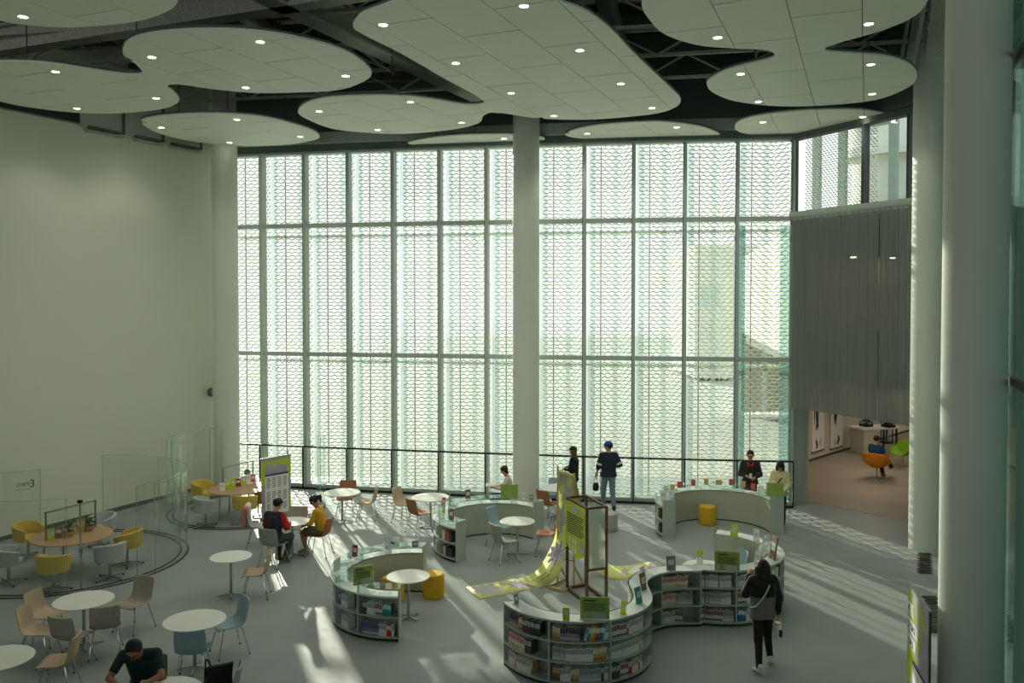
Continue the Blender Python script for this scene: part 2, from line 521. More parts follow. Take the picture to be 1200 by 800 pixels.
# handrail along the glass
hr = thing('handrail', 'thin black handrail running along the foot of the glass wall', 'handrail')
pts = []
for i in range(len(MU)):
    a, b, t, nin, L = fac_frame(min(i, len(MU) - 2))
    q = MU[i] + nin * 0.28
    pts.append(q)
for i, q in enumerate(pts):
    if i == 0: continue
    MB().box((q.x, q.y, ZRAIL / 2), (0.035, 0.05, ZRAIL)).build('post', M['rail'], hr)
for p, q in zip(pts[:-1], pts[1:]):
    MB().beam((p.x, p.y, ZRAIL), (q.x, q.y, ZRAIL), 0.05, 0.045).build('rail', M['rail'], hr)
    MB().beam((p.x, p.y, 0.03), (q.x, q.y, 0.03), 0.06, 0.06).build('floor_track', M['rail'], hr)

# columns
def column(name, x, y, r, h, label):
    o = MB().lathe([(r, 0), (r, h * 0.5), (r, h)], 48).build(name, M['column'], None, True, (x, y, 0))
    struct(o, label)
    return o
q = at_depth(264.5, 400, 24.0)
column('column_left', q.x, 24.0, 0.355, CEIL, 'round pale column in the corner beside the glass wall')
q = at_depth(616.5, 400, 22.4)
column('column_middle', q.x, 22.4, 0.35, CEIL, 'round pale column in the middle of the glass wall')
column('column_rear', COL3.x, COL3.y, 0.375, CEIL, 'round pale column at the gallery opening')
column('column_front', 5.83, 10.75, 0.375, CEIL, 'thick round pale column nearest the camera')

# facet with clerestory and hanging curtain: window_2
w2 = root('window_2', 'clerestory glazing above the hanging curtain')
A2, B2 = Vector((CORNER.x, CORNER.y)), Vector((COL3.x + 0.1, COL3.y + 0.1))
t2 = (B2 - A2); L2 = t2.length; t2.normalize(); ang2 = math.atan2(t2.y, t2.x)
n2 = Vector((t2.y, -t2.x));
if n2.x > 0: n2 = -n2
def on2(s): return A2 + t2 * (s * L2)
for s_ in (0.015, 0.56, 0.86, 1.0):
    c = on2(s_)
    MB().box((c.x, c.y, (ZT1 + ZTOP) / 2), (0.07, 0.2, ZTOP - ZT1), ang2).build('mullion', M['mullion_dark'], w2)
for s0, s1 in ((0.02, 0.55), (0.57, 0.85), (0.87, 1.0)):
    c = (on2(s0) + on2(s1)) / 2
    MB().box((c.x, c.y, (ZT1 + ZTOP) / 2), ((s1 - s0) * L2, 0.012, ZTOP - ZT1 - 0.2), ang2).build('pane', M['glass'], w2)
cs = diamond_sheet(1.0, [((0.0, 0.0), (2.3, 0.0))], ZT1 + 0.1, ZTOP + 0.3, 0.11, 0.06, 0.72)
o = link('mesh_screen', cs, w2); o['kind'] = 'stuff'
cq = on2(0.02) - n2 * 0.35
o.location = (cq.x, cq.y, 0); o.rotation_euler = (0, 0, ang2)
c = on2(0.5)
MB().box((c.x, c.y, ZT1 + 0.05), (L2, 0.25, 0.22), ang2).build('transom', M['mullion'], w2)
MB().box((c.x, c.y, ZTOP), (L2, 0.25, 0.16), ang2).build('transom', M['fascia'], w2)
struct(MB().box((c.x, c.y, 11.1), (L2, 0.3, 2.7), ang2).build('wall_fascia_side', M['fascia']))
# post between glass wall and gallery
pj = A2 + Vector((0.16, 0.06))
post = root('trim_2', 'grey ribbed jamb between the glass wall and the gallery')
for k in range(5):
    MB().box((pj.x - 0.12 + k * 0.1, pj.y + 0.06 * k, ZT1 / 2), (0.075, 0.16, ZT1), ang2 * 0.2).build('rib', M['mullion'], post)

# curtain
cur = thing('hanging_curtain', 'grey sheer curtain hanging above the gallery opening', 'curtain')
def curtain_panel(s0, s1, ph):
    N = 46; vs = []; fs = []
    for zi, z in enumerate((2.62, 4.0, 5.8, ZT1)):
        for k in range(N + 1):
            s_ = s0 + (s1 - s0) * k / N
            amp = 0.008 * (1.0 if zi else 1.15)
            p = on2(s_) + n2 * (0.12 + amp * math.sin(k * 0.95 + ph) + 0.01 * math.sin(k * 2.3 + ph * 3))
            vs.append((p.x, p.y, z))
    for j in range(3):
        for k in range(N):
            fs.append((j * (N + 1) + k, j * (N + 1) + k + 1, (j + 1) * (N + 1) + k + 1, (j + 1) * (N + 1) + k))
    MB().add(vs, fs).build('fabric_panel', M['curtain'], cur, True)
curtain_panel(0.01, 0.345, 0.0); curtain_panel(0.35, 0.685, 1.0); curtain_panel(0.69, 0.965, 2.2)
MB().beam(tuple(on2(0.0) + n2 * 0.12) + (ZT1 + 0.02,), tuple(on2(0.97) + n2 * 0.12) + (ZT1 + 0.02,), 0.05, 0.05).build('track', M['steel'], cur)

# right glass wall
wr0 = Vector((COL3.x + 0.45, COL3.y + 0.1)); wr1 = Vector((6.28, 10.7))
td = (wr1 - wr0).normalized(); wr2 = wr0 + td * 24.5
rw = root('wall_right', 'green filmed glass wall')
nn_ = 9
for k in range(nn_):
    p = wr0 + td * (24.5 * k / nn_); q = wr0 + td * (24.5 * (k + 1) / nn_)
    for z0, z1 in ((0.0, 4.4), (4.5, 8.4), (8.5, CEIL)):
        MB().beam((p.x, p.y, (z0 + z1) / 2), (q.x, q.y, (z0 + z1) / 2), 0.02, z1 - z0 - 0.02).build('pane', M['right_glass'], rw)
    MB().box((p.x, p.y, CEIL / 2), (0.08, 0.08, CEIL)).build('mullion', M['mullion_dark'], rw)
    for z in (4.45, 8.45):
        MB().beam((p.x, p.y, z), (q.x, q.y, z), 0.06, 0.1).build('transom', M['mullion_dark'], rw)

def spot_down(loc, watts, cone, col=(1.0, 0.95, 0.86)):
    d = bpy.data.lights.new('lamp_light', 'SPOT')
    d.energy = watts; d.spot_size = R(cone); d.spot_blend = 0.6; d.shadow_soft_size = 0.45; d.color = col
    o = bpy.data.objects.new('lamp_light', d); o.location = loc
    COL.objects.link(o)
    return o

# ------------------------------------------------------------------ gallery beyond the opening
g0 = Vector((pj.x + 0.35, pj.y + 0.25)); g1 = G(940, 542); g2 = G(1003, 523)
gd = (g2 - g1).normalized()
g3 = g1 + gd * 16
struct(MB().beam((g0.x, g0.y, 1.75), (g1.x, g1.y, 1.75), 0.15, 3.5).build('wall_gallery_entry', M['gallery_wall']))
struct(MB().beam((g1.x, g1.y, 1.75), (g3.x, g3.y, 1.75), 0.15, 3.5).build('wall_gallery_art', M['gallery_wall']), 'pale gallery wall hung with ink paintings')
m = MB(); m.beam((g1.x, g1.y, 0.04), (g3.x, g3.y, 0.04), 0.2, 0.08)
struct(m.build('baseboard_gallery', M['plinth']))
struct(MB().box((24.5, 41, 3.8), (27, 0.2, 7.6)).build('wall_gallery_far', M['gallery_wall']))
struct(MB().beam((9.6, 19.0, 3.8), (28, 27, 3.8), 0.15, 7.6).build('wall_gallery_side', M['wall_dim']))
struct(MB().box((22, 34, 0.005), (6, 6, 0.005)).build('floor_gallery_far', M['gallery_floor']))
gp = [(g0.x, g0.y), (COL3.x + 0.3, COL3.y + 1.2), (28, 27), (30, 41), (g3.x, g3.y), (g1.x, g1.y)]
struct(MB().prism([(pj.x + 0.5, pj.y + 0.3), (COL3.x + 1.2, COL3.y + 1.6), (28, 27.2), (30, 40.8), (g3.x, 40.8), (g3.x, g3.y), (g1.x, g1.y)], 0.0, 0.006).build('floor_gallery', M['gallery_floor']), 'tan gallery floor')
bpy.data.objects.remove(bpy.data.objects['floor_gallery_far'])
struct(MB().prism([(A2.x + 0.35, A2.y + 0.2), (COL3.x + 0.5, COL3.y + 0.9), (28, 26.8), (30, 41), (11.2, 41), (9.2, 28)], 3.3, 3.85).build('ceiling_gallery', M['wall_dim']))
struct(MB().prism([(A2.x + 0.2, A2.y + 0.2), (COL3.x + 0.3, COL3.y + 0.5), (28, 26.8), (30, 41), (11.2, 41), (10.5, 34), (8.0, 24)], 7.35, 7.5).build('ceiling_upper', M['wall_dim']))
struct(MB().beam((A2.x + 0.3, A2.y + 0.3, 5.6), (11.1, 41, 5.6), 0.12, 3.6).build('wall_upper', M['wall']))
for x, y in ((12.5, 31.0), (14.5, 28.0), (17.0, 33.0), (11.2, 26.4), (10.2, 24.0)):  # last lamp is unseen, added to light the orange chair from the near side
    tag(MB().lathe([(0.09, 0), (0.09, 0.03)], 16).build('gallery_lamp', M['gal_lamp'], None, False, (x, y, 3.265)), 'small warm lamp in the gallery ceiling ' + {12.5: 'before the ink paintings', 14.5: 'above the green chair', 17.0: 'at the far end', 11.2: 'above the orange chair', 10.2: 'just inside the opening, added to light the orange chair'}[x], 'lamp', 'gallery ceiling lamps')
    spot_down((x, y, 3.24), 80, 150, (1.0, 0.87, 0.72))
for n_, (px, py) in enumerate(((1000, 302), (1046, 303))):
    q = G(px, py, 7.3)
    tag(MB().lathe([(0.12, 0), (0.12, 0.05)], 16).build('upper_floor_lamp', M['gal_lamp'], None, False, (q.x, q.y, 7.3)),
        'small lit lamp seen through the curtain, ' + ('nearer the glass wall' if n_ == 0 else 'nearer the column'), 'lamp')
rail = thing('balcony_railing', 'balcony railing faintly seen through the grey curtain', 'railing')
MB().beam((8.6, 25.6, 5.0), (12.4, 23.4, 5.0), 0.05, 0.05).build('top_rail', M['pipe'], rail)
for k in range(6):
    f = k / 5
    MB().box((8.6 + 3.8 * f, 25.6 - 2.2 * f, 4.42), (0.04, 0.04, 1.14)).build('post', M['pipe'], rail)

# ------------------------------------------------------------------ outside
struct(MB().box((0, 75, -0.35), (240, 101, 0.3)).build('ground_plaza', M['ext_ground']), 'pale paved plaza outside the glass')
eb = thing('far_building', 'pale building faintly seen through the metal screen', 'building', (14.6, 62, 0))
MB().box((0, 0, 4.5), (4.4, 8, 9)).build('wall', M['ext_white'], eb)
for k in range(2):
    MB().box((-1.1 + 2.2 * k, -4.02, 5.6), (1.2, 0.1, 1.4)).build('window', M['ext_green'], eb)
tw = thing('curved_tower', 'pale rounded building seen through the clerestory', 'building', (14.3, 32.5, 7.52))
MB().lathe([(1.3, 0), (1.3, 3.2), (1.5, 3.4), (1.5, 9)], 32).build('drum', M['ext_white'], tw, True)
MB().lathe([(1.7, 3.2), (1.7, 3.5)], 32).build('cornice', M['ext_white'], tw, True)
for k, (x, y) in enumerate(((9.4, 26.4), (10.0, 25.9), (11.4, 25.6), (12.0, 24.6))):
    tag(MB().box((x, y, 9.8), (0.28, 0.12, 4.6), ang2).build('facade_fin', M['ext_green']), ('first', 'second', 'third', 'fourth')[k] + ' green grey fin from the left outside the clerestory', 'fin', 'fins outside the clerestory')

# ------------------------------------------------------------------ ceiling: beams, ducts, pipes above the clouds
ZC = 9.72
def zb(px, py, z): return G(px, py, z)
B_ = [((0, 62), (360, 6), 10.5, 0.35, 0.5, 'grey sprayed steel beam crossing above the white ceiling clouds at the left wall'),
      ((300, -6), (610, 141), 10.5, 0.4, 0.55, 'grey sprayed steel beam running to the middle column'),
      ((1112, -40), (1092, 100), 10.6, 0.4, 0.6, 'grey sprayed steel beam running to the rear column')]
for (p, q, z, w, h, lab) in B_:
    a, b = zb(*p, z), zb(*q, z)
    d = (b - a).normalized()
    if p[0] == 0: a = a - d * 3; b = b + d * 4
    bo = thing('steel_beam', lab, 'beam')
    MB().beam(a + Vector((0, 0, h / 2)), b + Vector((0, 0, h / 2)), 0.03, h).build('web', M['beam'], bo)
    MB().beam(a, b, w, 0.05).build('flange', M['beam'], bo)
    MB().beam(a + Vector((0, 0, h)), b + Vector((0, 0, h)), w, 0.05).build('flange', M['beam'], bo)
    for f in (0.15, 0.5, 0.85):
        c = a.lerp(b, f)
        MB().box((c.x, c.y, (c.z + h + CEIL) / 2), (0.12, 0.12, CEIL - c.z - h)).build('hanger', M['duct'], bo)
# secondary dark beams along and across
cross = []
for k in range(9):
    y = 8.5 + k * 1.9
    cross.append(((-16, y + 1.2, 11.6), (11, y - 1.6, 11.6)))
for k, (a, b) in enumerate(cross):
    o = MB().beam(a, b, 0.22, 0.35).build('cross_beam', M['duct'])
    tag(o, ORD[k] + ' dark cross beam from the camera in the ceiling void', 'beam', 'dark cross beams in the ceiling void')
    for f in (0.2, 0.5, 0.8):
        c = Vector(a).lerp(Vector(b), f)
        MB().box((c.x, c.y, 12.05), (0.08, 0.08, 0.8)).build('hanger', M['duct'], o)
for k in range(6):
    x = -11 + k * 3.6
    o = MB().tube([(x, 7, 11.1), (x + 3.2, 22, 11.1)], 0.2 if k % 2 else 0.12, 12).build('air_duct', M['duct'], None, True)
    tag(o, ORD[k] + ' dark round duct from the left in the ceiling void', 'duct', 'dark ducts in the ceiling void')
    for f in (0.15, 0.5, 0.85):
        c = Vector((x, 7, 11.1)).lerp(Vector((x + 3.2, 22, 11.1)), f)
        MB().box((c.x, c.y, 11.78), (0.04, 0.04, 1.25)).build('hanger', M['duct'], o)
random.seed(3)
for k in range(12):
    x = -12 + k * 1.9; y0 = random.uniform(8, 14); z = random.uniform(10.3, 10.9)
    y1 = y0 + random.uniform(4, 8)
    pts = [(x, y0, z), (x + 0.9, (y0 + y1) / 2, z + 0.05), (x + 1.7, y1, z)]
    o = MB().tube(pts, 0.03, 6).build('conduit', M['pipe'], None, True)
    tag(o, ORD[k] + ' thin grey conduit from the left in the ceiling void', 'pipe', 'conduits in the ceiling void')
    for p in pts: MB().tube([p, (p[0], p[1], CEIL)], 0.012, 5).build('hanger', M['duct'], o)
for k, px in enumerate((1060, 1067, 1073)):
    a = zb(px - 8, 96, 10.4); b = zb(px + 8, 0, 10.4)
    o = MB().tube([(a.x, a.y, a.z), (b.x, b.y, b.z)], (0.035, 0.035, 0.075)[k], 8).build('service_pipe', M['pipe'], None, True)
    tag(o, ('thin grey pipe nearest the white cloud by the rear column', 'thin grey pipe, second by the rear column', 'thick pale pipe beside the beam to the rear column')[k], 'pipe')
    for p in (a, b): MB().tube([p, (p.x, p.y, CEIL)], 0.012, 5).build('hanger', M['duct'], o)

for k in range(7):
    y = 9.0 + k * 2.05
    a = Vector((-13.0, y + 2.6, 10.75)); b = Vector((9.2, y - 2.6 + 0.8, 10.75))
    tr = thing('roof_truss', ORD[k] + ' grey lattice truss from the camera, above the ceiling clouds', 'truss', (0, 0, 0), 0, 'lattice trusses above the clouds')
    MB().beam(a, b, 0.07, 0.07).build('bottom_chord', M['beam'], tr)
    MB().beam(a + Vector((0, 0, 0.55)), b + Vector((0, 0, 0.55)), 0.07, 0.07).build('top_chord', M['beam'], tr)
    nseg = 22
    for i in range(nseg):
        p = a.lerp(b, i / nseg) + Vector((0, 0, 0.55 if i % 2 else 0)); q = a.lerp(b, (i + 1) / nseg) + Vector((0, 0, 0 if i % 2 else 0.55))
        MB().beam(p, q, 0.04, 0.04).build('diagonal', M['beam'], tr)
    for f in (0.1, 0.5, 0.9):
        c = a.lerp(b, f)
        MB().box((c.x, c.y, (11.3 + CEIL) / 2), (0.05, 0.05, CEIL - 11.3)).build('hanger', M['duct'], tr)

# ------------------------------------------------------------------ ceiling clouds
CL = []
CL.append(('large rounded white ceiling cloud cut off by the top left of the photo', 'upper left cloud',
  [(210, 0), (196, 14), (157.5, 26), (87.5, 32.5), (35, 30), (0, 24.5), (-60, 8), (-100, -25), (-90, -75), (-10, -105), (90, -105), (180, -75), (212, -30)],
  [(27, 19.6)]))
CL.append(('two lobed white ceiling cloud nearest the pale left wall', 'two lobed cloud by the left wall',
  [(143.5, 63), (150.5, 47), (182, 38), (245, 34), (315, 38), (385, 52.5), (420, 68), (436, 86), (424, 97), (395, 106), (350, 108.5), (297.5, 109), (245, 104), (210, 99.2), (197, 101), (204, 108), (210, 115), (208, 121), (189, 128), (140, 133), (87.5, 132), (35, 126), (0, 119), (-50, 106), (-70, 90), (-45, 76), (0, 72), (52.5, 73.5), (105, 81), (147, 87), (166, 85.5), (158, 75)],
  [(178, 67), (305, 49), (405, 89), (288, 102.6), (65, 84), (183, 115), (90, 127)]))
CL.append(('small oval white ceiling cloud above the corner column', 'small oval cloud above the corner column',
  [(165, 143.5), (175, 137.5), (210, 133.7), (262.5, 133), (315, 138), (360.5, 150.5), (374.5, 159), (367.5, 164.5), (332.5, 170), (280, 171), (227.5, 166), (185.5, 156)],
  [(189, 149.5), (277.6, 140), (352, 160), (269, 167)]))
CL.append(('largest white ceiling cloud, spreading in front of the middle column', 'largest cloud before the middle column',
  [(413, 31), (422.5, 16.5), (450, 5.5), (490, -10), (560, -22), (620, -16), (655, 0), (688, 13), (717.7, 35), (743, 62), (780, 97), (797.5, 115), (793.6, 124.6), (774.5, 132), (743, 136.4), (688, 140.4), (633, 139), (597, 134), (578, 132), (567, 135.5), (560, 145), (523, 153), (461, 157), (395, 152), (358, 139), (349, 130), (362, 119), (395, 113), (468, 112), (512, 117), (545, 122.5), (566, 121), (560, 113.7), (523, 93.5), (468, 62), (428, 42)],
  [(449, 29), (614, 7), (534, 74), (599, 109), (679.6, 59), (727.6, 98), (649, 135.7), (764, 126.5), (374, 130.5), (481, 119.5), (541, 143.7), (442.7, 152)]))
CL.append(('thin white ceiling cloud behind the middle column top', 'thin cloud behind the middle column',
  [(477.5, 168), (505, 161.5), (541.7, 158.2), (597, 157.2), (632, 160), (638, 164), (620, 167.5), (560, 169.5), (505, 170.5)],
  [(590.5, 162.4)]))
CL.append(('oval white ceiling cloud at the glass, right of the middle column', 'oval cloud at the glass',
  [(663, 159), (670, 153), (696, 147), (740, 143.5), (775, 142.6), (815, 147), (838, 154), (844, 159.5), (825, 162.5), (760, 163.3), (690, 163)],
  [(688, 156.6), (793, 149)]))
CL.append(('two lobed white ceiling cloud nearest the front column', 'two lobed cloud by the front column',
  [(751.5, 0), (757, 19), (778, 40), (816.7, 53), (855, 56.7), (893, 58.5), (907, 63.5), (899, 69.5), (855, 80.5), (832, 92), (828, 99.6), (836, 109), (862.6, 119), (912.5, 124.6), (970, 123.4), (1027.5, 117), (1066, 101.6), (1075, 88), (1066, 74.7), (1039, 66), (1008, 63), (975, 60.5), (967, 57), (985, 50), (1027.5, 38), (1066, 23), (1085, 5.7), (1090, -20), (1040, -55), (930, -65), (820, -55), (765, -30)],
  [(1018, 28), (841, 44), (1020.6, 75.5), (868, 86.6), (1022, 110), (889, 119)]))
CL.append(('oval white ceiling cloud at the clerestory corner', 'oval cloud at the clerestory',
  [(861, 151), (870, 140), (912.5, 132), (970, 128.4), (1016, 129.6), (1046.6, 136), (1052, 142.6), (1027.5, 148), (970, 154), (912.5, 157.5), (878, 157.5)],
  [(894, 143), (1011, 137)]))
GA = R(67.4)
gv = Vector((math.cos(GA), math.sin(GA), 0)); gu = Vector((gv.y, -gv.x, 0))
def cloud(label, short, pix, lights):
    poly = [G(x, y, ZC) for x, y in pix]
    poly = catmull(poly, 5)
    cx = sum(p.x for p in poly) / len(poly); cy = sum(p.y for p in poly) / len(poly)
    t = thing('ceiling_cloud', label, 'ceiling panel', (cx, cy, ZC))
    loc = [Vector((p.x - cx, p.y - cy, 0)) for p in poly]
    MB().prism(loc, 0.03, 0.065).build('backing_rim', M['cloud_rim'], t)
    bm = bmesh.new()
    bm.faces.new([bm.verts.new(p) for p in loc])
    us = [p.dot(gu) + Vector((cx, cy, 0)).dot(gu) for p in loc]
    off = Vector((cx, cy, 0))
    CW = 1.0; k0, k1 = math.floor(min(us) / CW), math.ceil(max(us) / CW)
    for k in range(k0, k1 + 1):
        bmesh.ops.bisect_plane(bm, geom=bm.verts[:] + bm.edges[:] + bm.faces[:], plane_co=gu * (k * CW - 0.11) - off, plane_no=gu)
    for k in range(k0 - 1, k1 + 1):
        for r in range(-2, 30):
            vpos = r * 2.1 + (k % 2) * 1.05
            co = gv * vpos + gu * ((k + 0.5) * CW - 0.11) - off
            fs = [f for f in bm.faces if k * CW - 0.11 < (f.calc_center_median() + off).dot(gu) < (k + 1) * CW - 0.11]
            if not fs: break
            ge = set()
            for f in fs: ge.update(f.verts); ge.update(f.edges); ge.add(f)
            bmesh.ops.bisect_plane(bm, geom=list(ge), plane_co=co, plane_no=gv)
    bm.faces.ensure_lookup_table()
    for f in list(bm.faces):
        if f.calc_area() < 0.02: continue
        b2 = bmesh.new()
        cen = f.calc_center_median()
        ext = max(abs((v.co - cen).dot(gv)) for v in f.verts)
        b2.faces.new([b2.verts.new(v.co - gv * (0.011 * (v.co - cen).dot(gv) / max(0.05, ext))) for v in f.verts])
        b2.normal_update()
        r = bmesh.ops.inset_individual(b2, faces=b2.faces[:], thickness=0.008)
        bmesh.ops.delete(b2, geom=r['faces'], context='FACES')
        if b2.faces:
            e = bmesh.ops.extrude_face_region(b2, geom=b2.faces[:])
            bmesh.ops.translate(b2, vec=(0, 0, 0.03), verts=[v for v in e['geom'] if isinstance(v, bmesh.types.BMVert)])
            bmesh.ops.recalc_face_normals(b2, faces=b2.faces)
            me = bpy.data.meshes.new('panel'); b2.to_mesh(me)
            me.materials.append(M['cloud'])
            link('panel', me, t)
        b2.free()
    bm.free()
    for f in range(4):
        p = loc[int(f * len(loc) / 4)] * 0.6
        MB().tube([(p.x, p.y, 0.06), (p.x, p.y, CEIL - ZC)], 0.012, 5).build('hanger', M['cable'], t)
    for li, (px, py) in enumerate(sorted(lights)):
        q = G(px, py, ZC)
        d = thing('downlight', (ORD[li] + ' downlight from the left in the ' if len(lights) > 1 else 'single lit downlight in the ') + short, 'downlight', (q.x, q.y, ZC - 0.004), 0, 'downlights in the ' + short)
        MB().lathe([(0.075, 0), (0.09, 0.002), (0.09, 0.006)], 20).build('trim_ring', M['white_top'], d)
        MB().lathe([(0.068, -0.002), (0.068, 0.004)], 20).build('diffuser', M['lamp'], d)
        near_col = min((Vector((q.x, q.y)) - c_).length for c_ in (Vector((-8.05, 24.0)), Vector((0.37, 22.4)), COL3)) < 1.2
        spot_down((q.x, q.y, ZC - 0.03), 22 if near_col else 58, 44 if near_col else 130)
for c in CL: cloud(*c)

# exit sign
q = G(1048, 130, 9.9)
ex = thing('exit_sign', 'small lit sign hanging under the ceiling by the rear column', 'sign', (q.x, q.y, 9.75), R(20))
MB().box((0, 0, 0), (0.16, 0.04, 0.26)).build('face', M['exit_white'], ex)
MB().box((0.045, -0.022, -0.03), (0.05, 0.004, 0.16)).build('symbol', M['exit_mark'], ex)
MB().tube([(0, 0, 0.13), (0, 0, CEIL - 9.75)], 0.01, 5).build('hanger', M['cable'], ex)

# things on the left wall
def wallpt(px, py_base_line, z, offs=0.0):
    d = ray(px, 400); d = Vector((d.x, d.y))
    a = Vector((LW0.x, LW0.y)); e = Vector((ld.x, ld.y))
    den = d.x * e.y - d.y * e.x
    t = (a.x * e.y - a.y * e.x) / den
    q = d * t
    return Vector((q.x - nl.x * offs, q.y - nl.y * offs, z))
a, b = wallpt(-60, 0, 9.95, 0.06), wallpt(94, 0, 9.95, 0.06)
bd = thing('glass_band', 'dark glass band along the top of the left wall', 'wall panel')
MB().beam(a, b, 0.06, 0.42).build('glass', M['soffit_dark'], bd)
MB().beam(a - Vector((0, 0, 0.225)), b - Vector((0, 0, 0.225)), 0.08, 0.03).build('trim', M['steel'], bd)
for k, (p0, p1) in enumerate(((103, 142), (158, 188), (200, 232))):
    lab = ('wall bracket rail with cables beside the dark glass band', 'wall bracket rail with cables, middle one of three', 'wall bracket rail with cables next to the corner column')[k]
    br = thing('bracket_rail', lab, 'bracket')
    a, b = wallpt(p0, 0, 9.68, 0.12), wallpt(p1, 0, 9.68, 0.12)
    MB().beam(a, b, 0.1, 0.06).build('rail', M['duct'], br)
    MB().beam(a + Vector((0, 0, -0.1)), b + Vector((0, 0, -0.1)), 0.16, 0.03).build('tray', M['pipe'], br)
    for f in (0.1, 0.5, 0.9):
        c = a.lerp(b, f)
        MB().beam(c, wallpt(p0, 0, 9.68, -0.02).lerp(wallpt(p1, 0, 9.68, -0.02), f), 0.04, 0.05).build('arm', M['duct'], br)
    c = wallpt(p1 + 4, 0, 9.68, 0.06)
    MB().tube([c + Vector((0, 0, 0.9)), c, b], 0.035, 6).build('cable_loop', M['duct'], br, True)
c = wallpt(246, 0, 2.75, 0.0); c2 = wallpt(246, 0, 2.75, 0.14)
dm = thing('wall_speaker', 'small round grey speaker on the wall beside the corner column', 'speaker')
MB().tube([c, c2], [0.12, 0.13], 20).build('housing', M['duct'], dm, True)
MB().tube([c2, c2 - nl * 0.02], [0.1, 0.08], 20).build('grille', M['pipe'], dm, True)

# floor grilles by the right wall
for k, (p, q, w) in enumerate((((1085, 648), (1085.5, 672.5), 0.16), ((1092, 698), (1096, 742), 0.16))):
    a, b = G(*p), G(*q)
    gr = thing('floor_grille', ('dark floor grille nearer the rear column', 'dark floor grille behind the upright lime sign')[k], 'grille')
    n = 8
    d = (b - a)
    for i in range(n):
        c = a + d * ((i + 0.5) / n)
        MB().beam(c - Vector((w, 0, -0.006)), c + Vector((w * 0.6, 0, 0.006)), d.length / n * 0.75, 0.012).build('slat', M['grille'], gr)

# ------------------------------------------------------------------ glass meeting pods
def arc_band(c, r, a0, a1, z0, z1, th=0.012, n=28):
    secs = []
    for k in range(n + 1):
        an = R(a0 + (a1 - a0) * k / n)
        co, si = math.cos(an), math.sin(an)
        secs.append([(c[0] + (r - th / 2) * co, c[1] + (r - th / 2) * si, z0), (c[0] + (r + th / 2) * co, c[1] + (r + th / 2) * si, z0),
                     (c[0] + (r + th / 2) * co, c[1] + (r + th / 2) * si, z1), (c[0] + (r - th / 2) * co, c[1] + (r - th / 2) * si, z1)])
    return MB().sweep(secs)
def pod(label, c, r, h, arcs, full):
    t = thing('glass_meeting_pod', label, 'glass screen')
    for (rr, a0, a1) in arcs:
        arc_band(c, rr, a0, a1, 0.03, h).build('curved_glass', M['pod_glass'], t, True)
        for a in (a0, a1):
            p = Vector((c[0] + rr * math.cos(R(a)), c[1] + rr * math.sin(R(a)), 0))
            MB().box((p.x, p.y, h / 2), (0.014, 0.014, h), R(a)).build('glass_edge', M['glass_edge'], t)
        arc_band(c, rr, a0, a1, h, h + 0.008, 0.014).build('glass_edge', M['glass_edge'], t)
    for rr in (r, r - 0.14):
        arc_band(c, rr, full[0], full[1], 0.0, 0.012, 0.05, 60).build('floor_track', M['plinth'], t)
    return t
P1C, P1R = (-9.25, 17.75), 2.3
pd1 = pod('curved glass meeting pod nearest the camera, numbered 3', P1C, P1R, 1.78,
    [(P1R, 100, -22), (P1R - 0.14, 60, -30), (P1R, 205, 296)], (205, 460))
a, b = G(47, 550, 1.75), G(-8, 556, 1.75)
MB().beam(Vector((a.x, a.y, 0.89)), Vector((b.x, b.y, 0.89)), 0.012, 1.74).build('door_panel', M['pod_glass'], pd1)
MB().box((a.x, a.y, 0.89), (0.014, 0.014, 1.74)).build('glass_edge', M['glass_edge'], pd1)
MB().beam(Vector((a.x, a.y, 1.76)), Vector((b.x, b.y, 1.76)), 0.014, 0.01).build('glass_edge', M['glass_edge'], pd1)
def text_mesh(txt, size, mt, parent, loc, rot, name='lettering'):
    cu = bpy.data.curves.new(name, 'FONT'); cu.body = txt; cu.size = size
    cu.extrude = 0.001
    ob = bpy.data.objects.new(name, cu)
    COL.objects.link(ob)
    dg = bpy.context.evaluated_depsgraph_get()
    me = bpy.data.meshes.new_from_object(ob.evaluated_get(dg))
    bpy.data.objects.remove(ob)
    me.materials.clear(); me.materials.append(mt)
    o = link(name, me, parent, False, loc)
    o.rotation_euler = rot
    return o
dx = (a - b); tz = math.atan2(dx.y, dx.x)
tp = at_depth(34, 573, a.y - 0.12)
text_mesh('3', 0.24, M['ink'], pd1, at_depth(34, 571, a.y - 0.1), (PI / 2, 0, tz))
text_mesh('\u8a0e\u8ad6\u5ba4', 0.09, M['ink'], pd1, at_depth(19, 570, a.y - 0.2), (PI / 2, 0, tz))
text_mesh('Discussion Room', 0.042, M['ink'], pd1, at_depth(18, 575, a.y - 0.2), (PI / 2, 0, tz))
q = G(95, 690)
MB().tube([(q.x, q.y, 0), (q.x, q.y, 1.64)], 0.016, 8).build('door_pull', M['steel'], pd1, True)
MB().box((q.x, q.y, 1.66), (0.08, 0.06, 0.05)).build('clamp', M['black'], pd1)
MB().box((q.x, q.y, 0.72), (0.05, 0.05, 0.1)).build('clamp', M['steel'], pd1)
P2C, P2R = (-6.85, 22.0), 1.95
pd2 = pod('curved glass meeting pod beside the corner column', P2C, P2R, 1.9,
    [(P2R, 128, 196), (P2R - 0.14, 140, 200), (P2R, 12, -6), (P2R - 0.14, 14, 0)], (100, 400))
for px in (235, 238.5):
    q = G(px, 586)
    MB().tube([(q.x, q.y + 1.2, 0.1), (q.x, q.y + 1.2, 1.95)], 0.012, 6).build('door_pull', M['steel'], pd2, True)

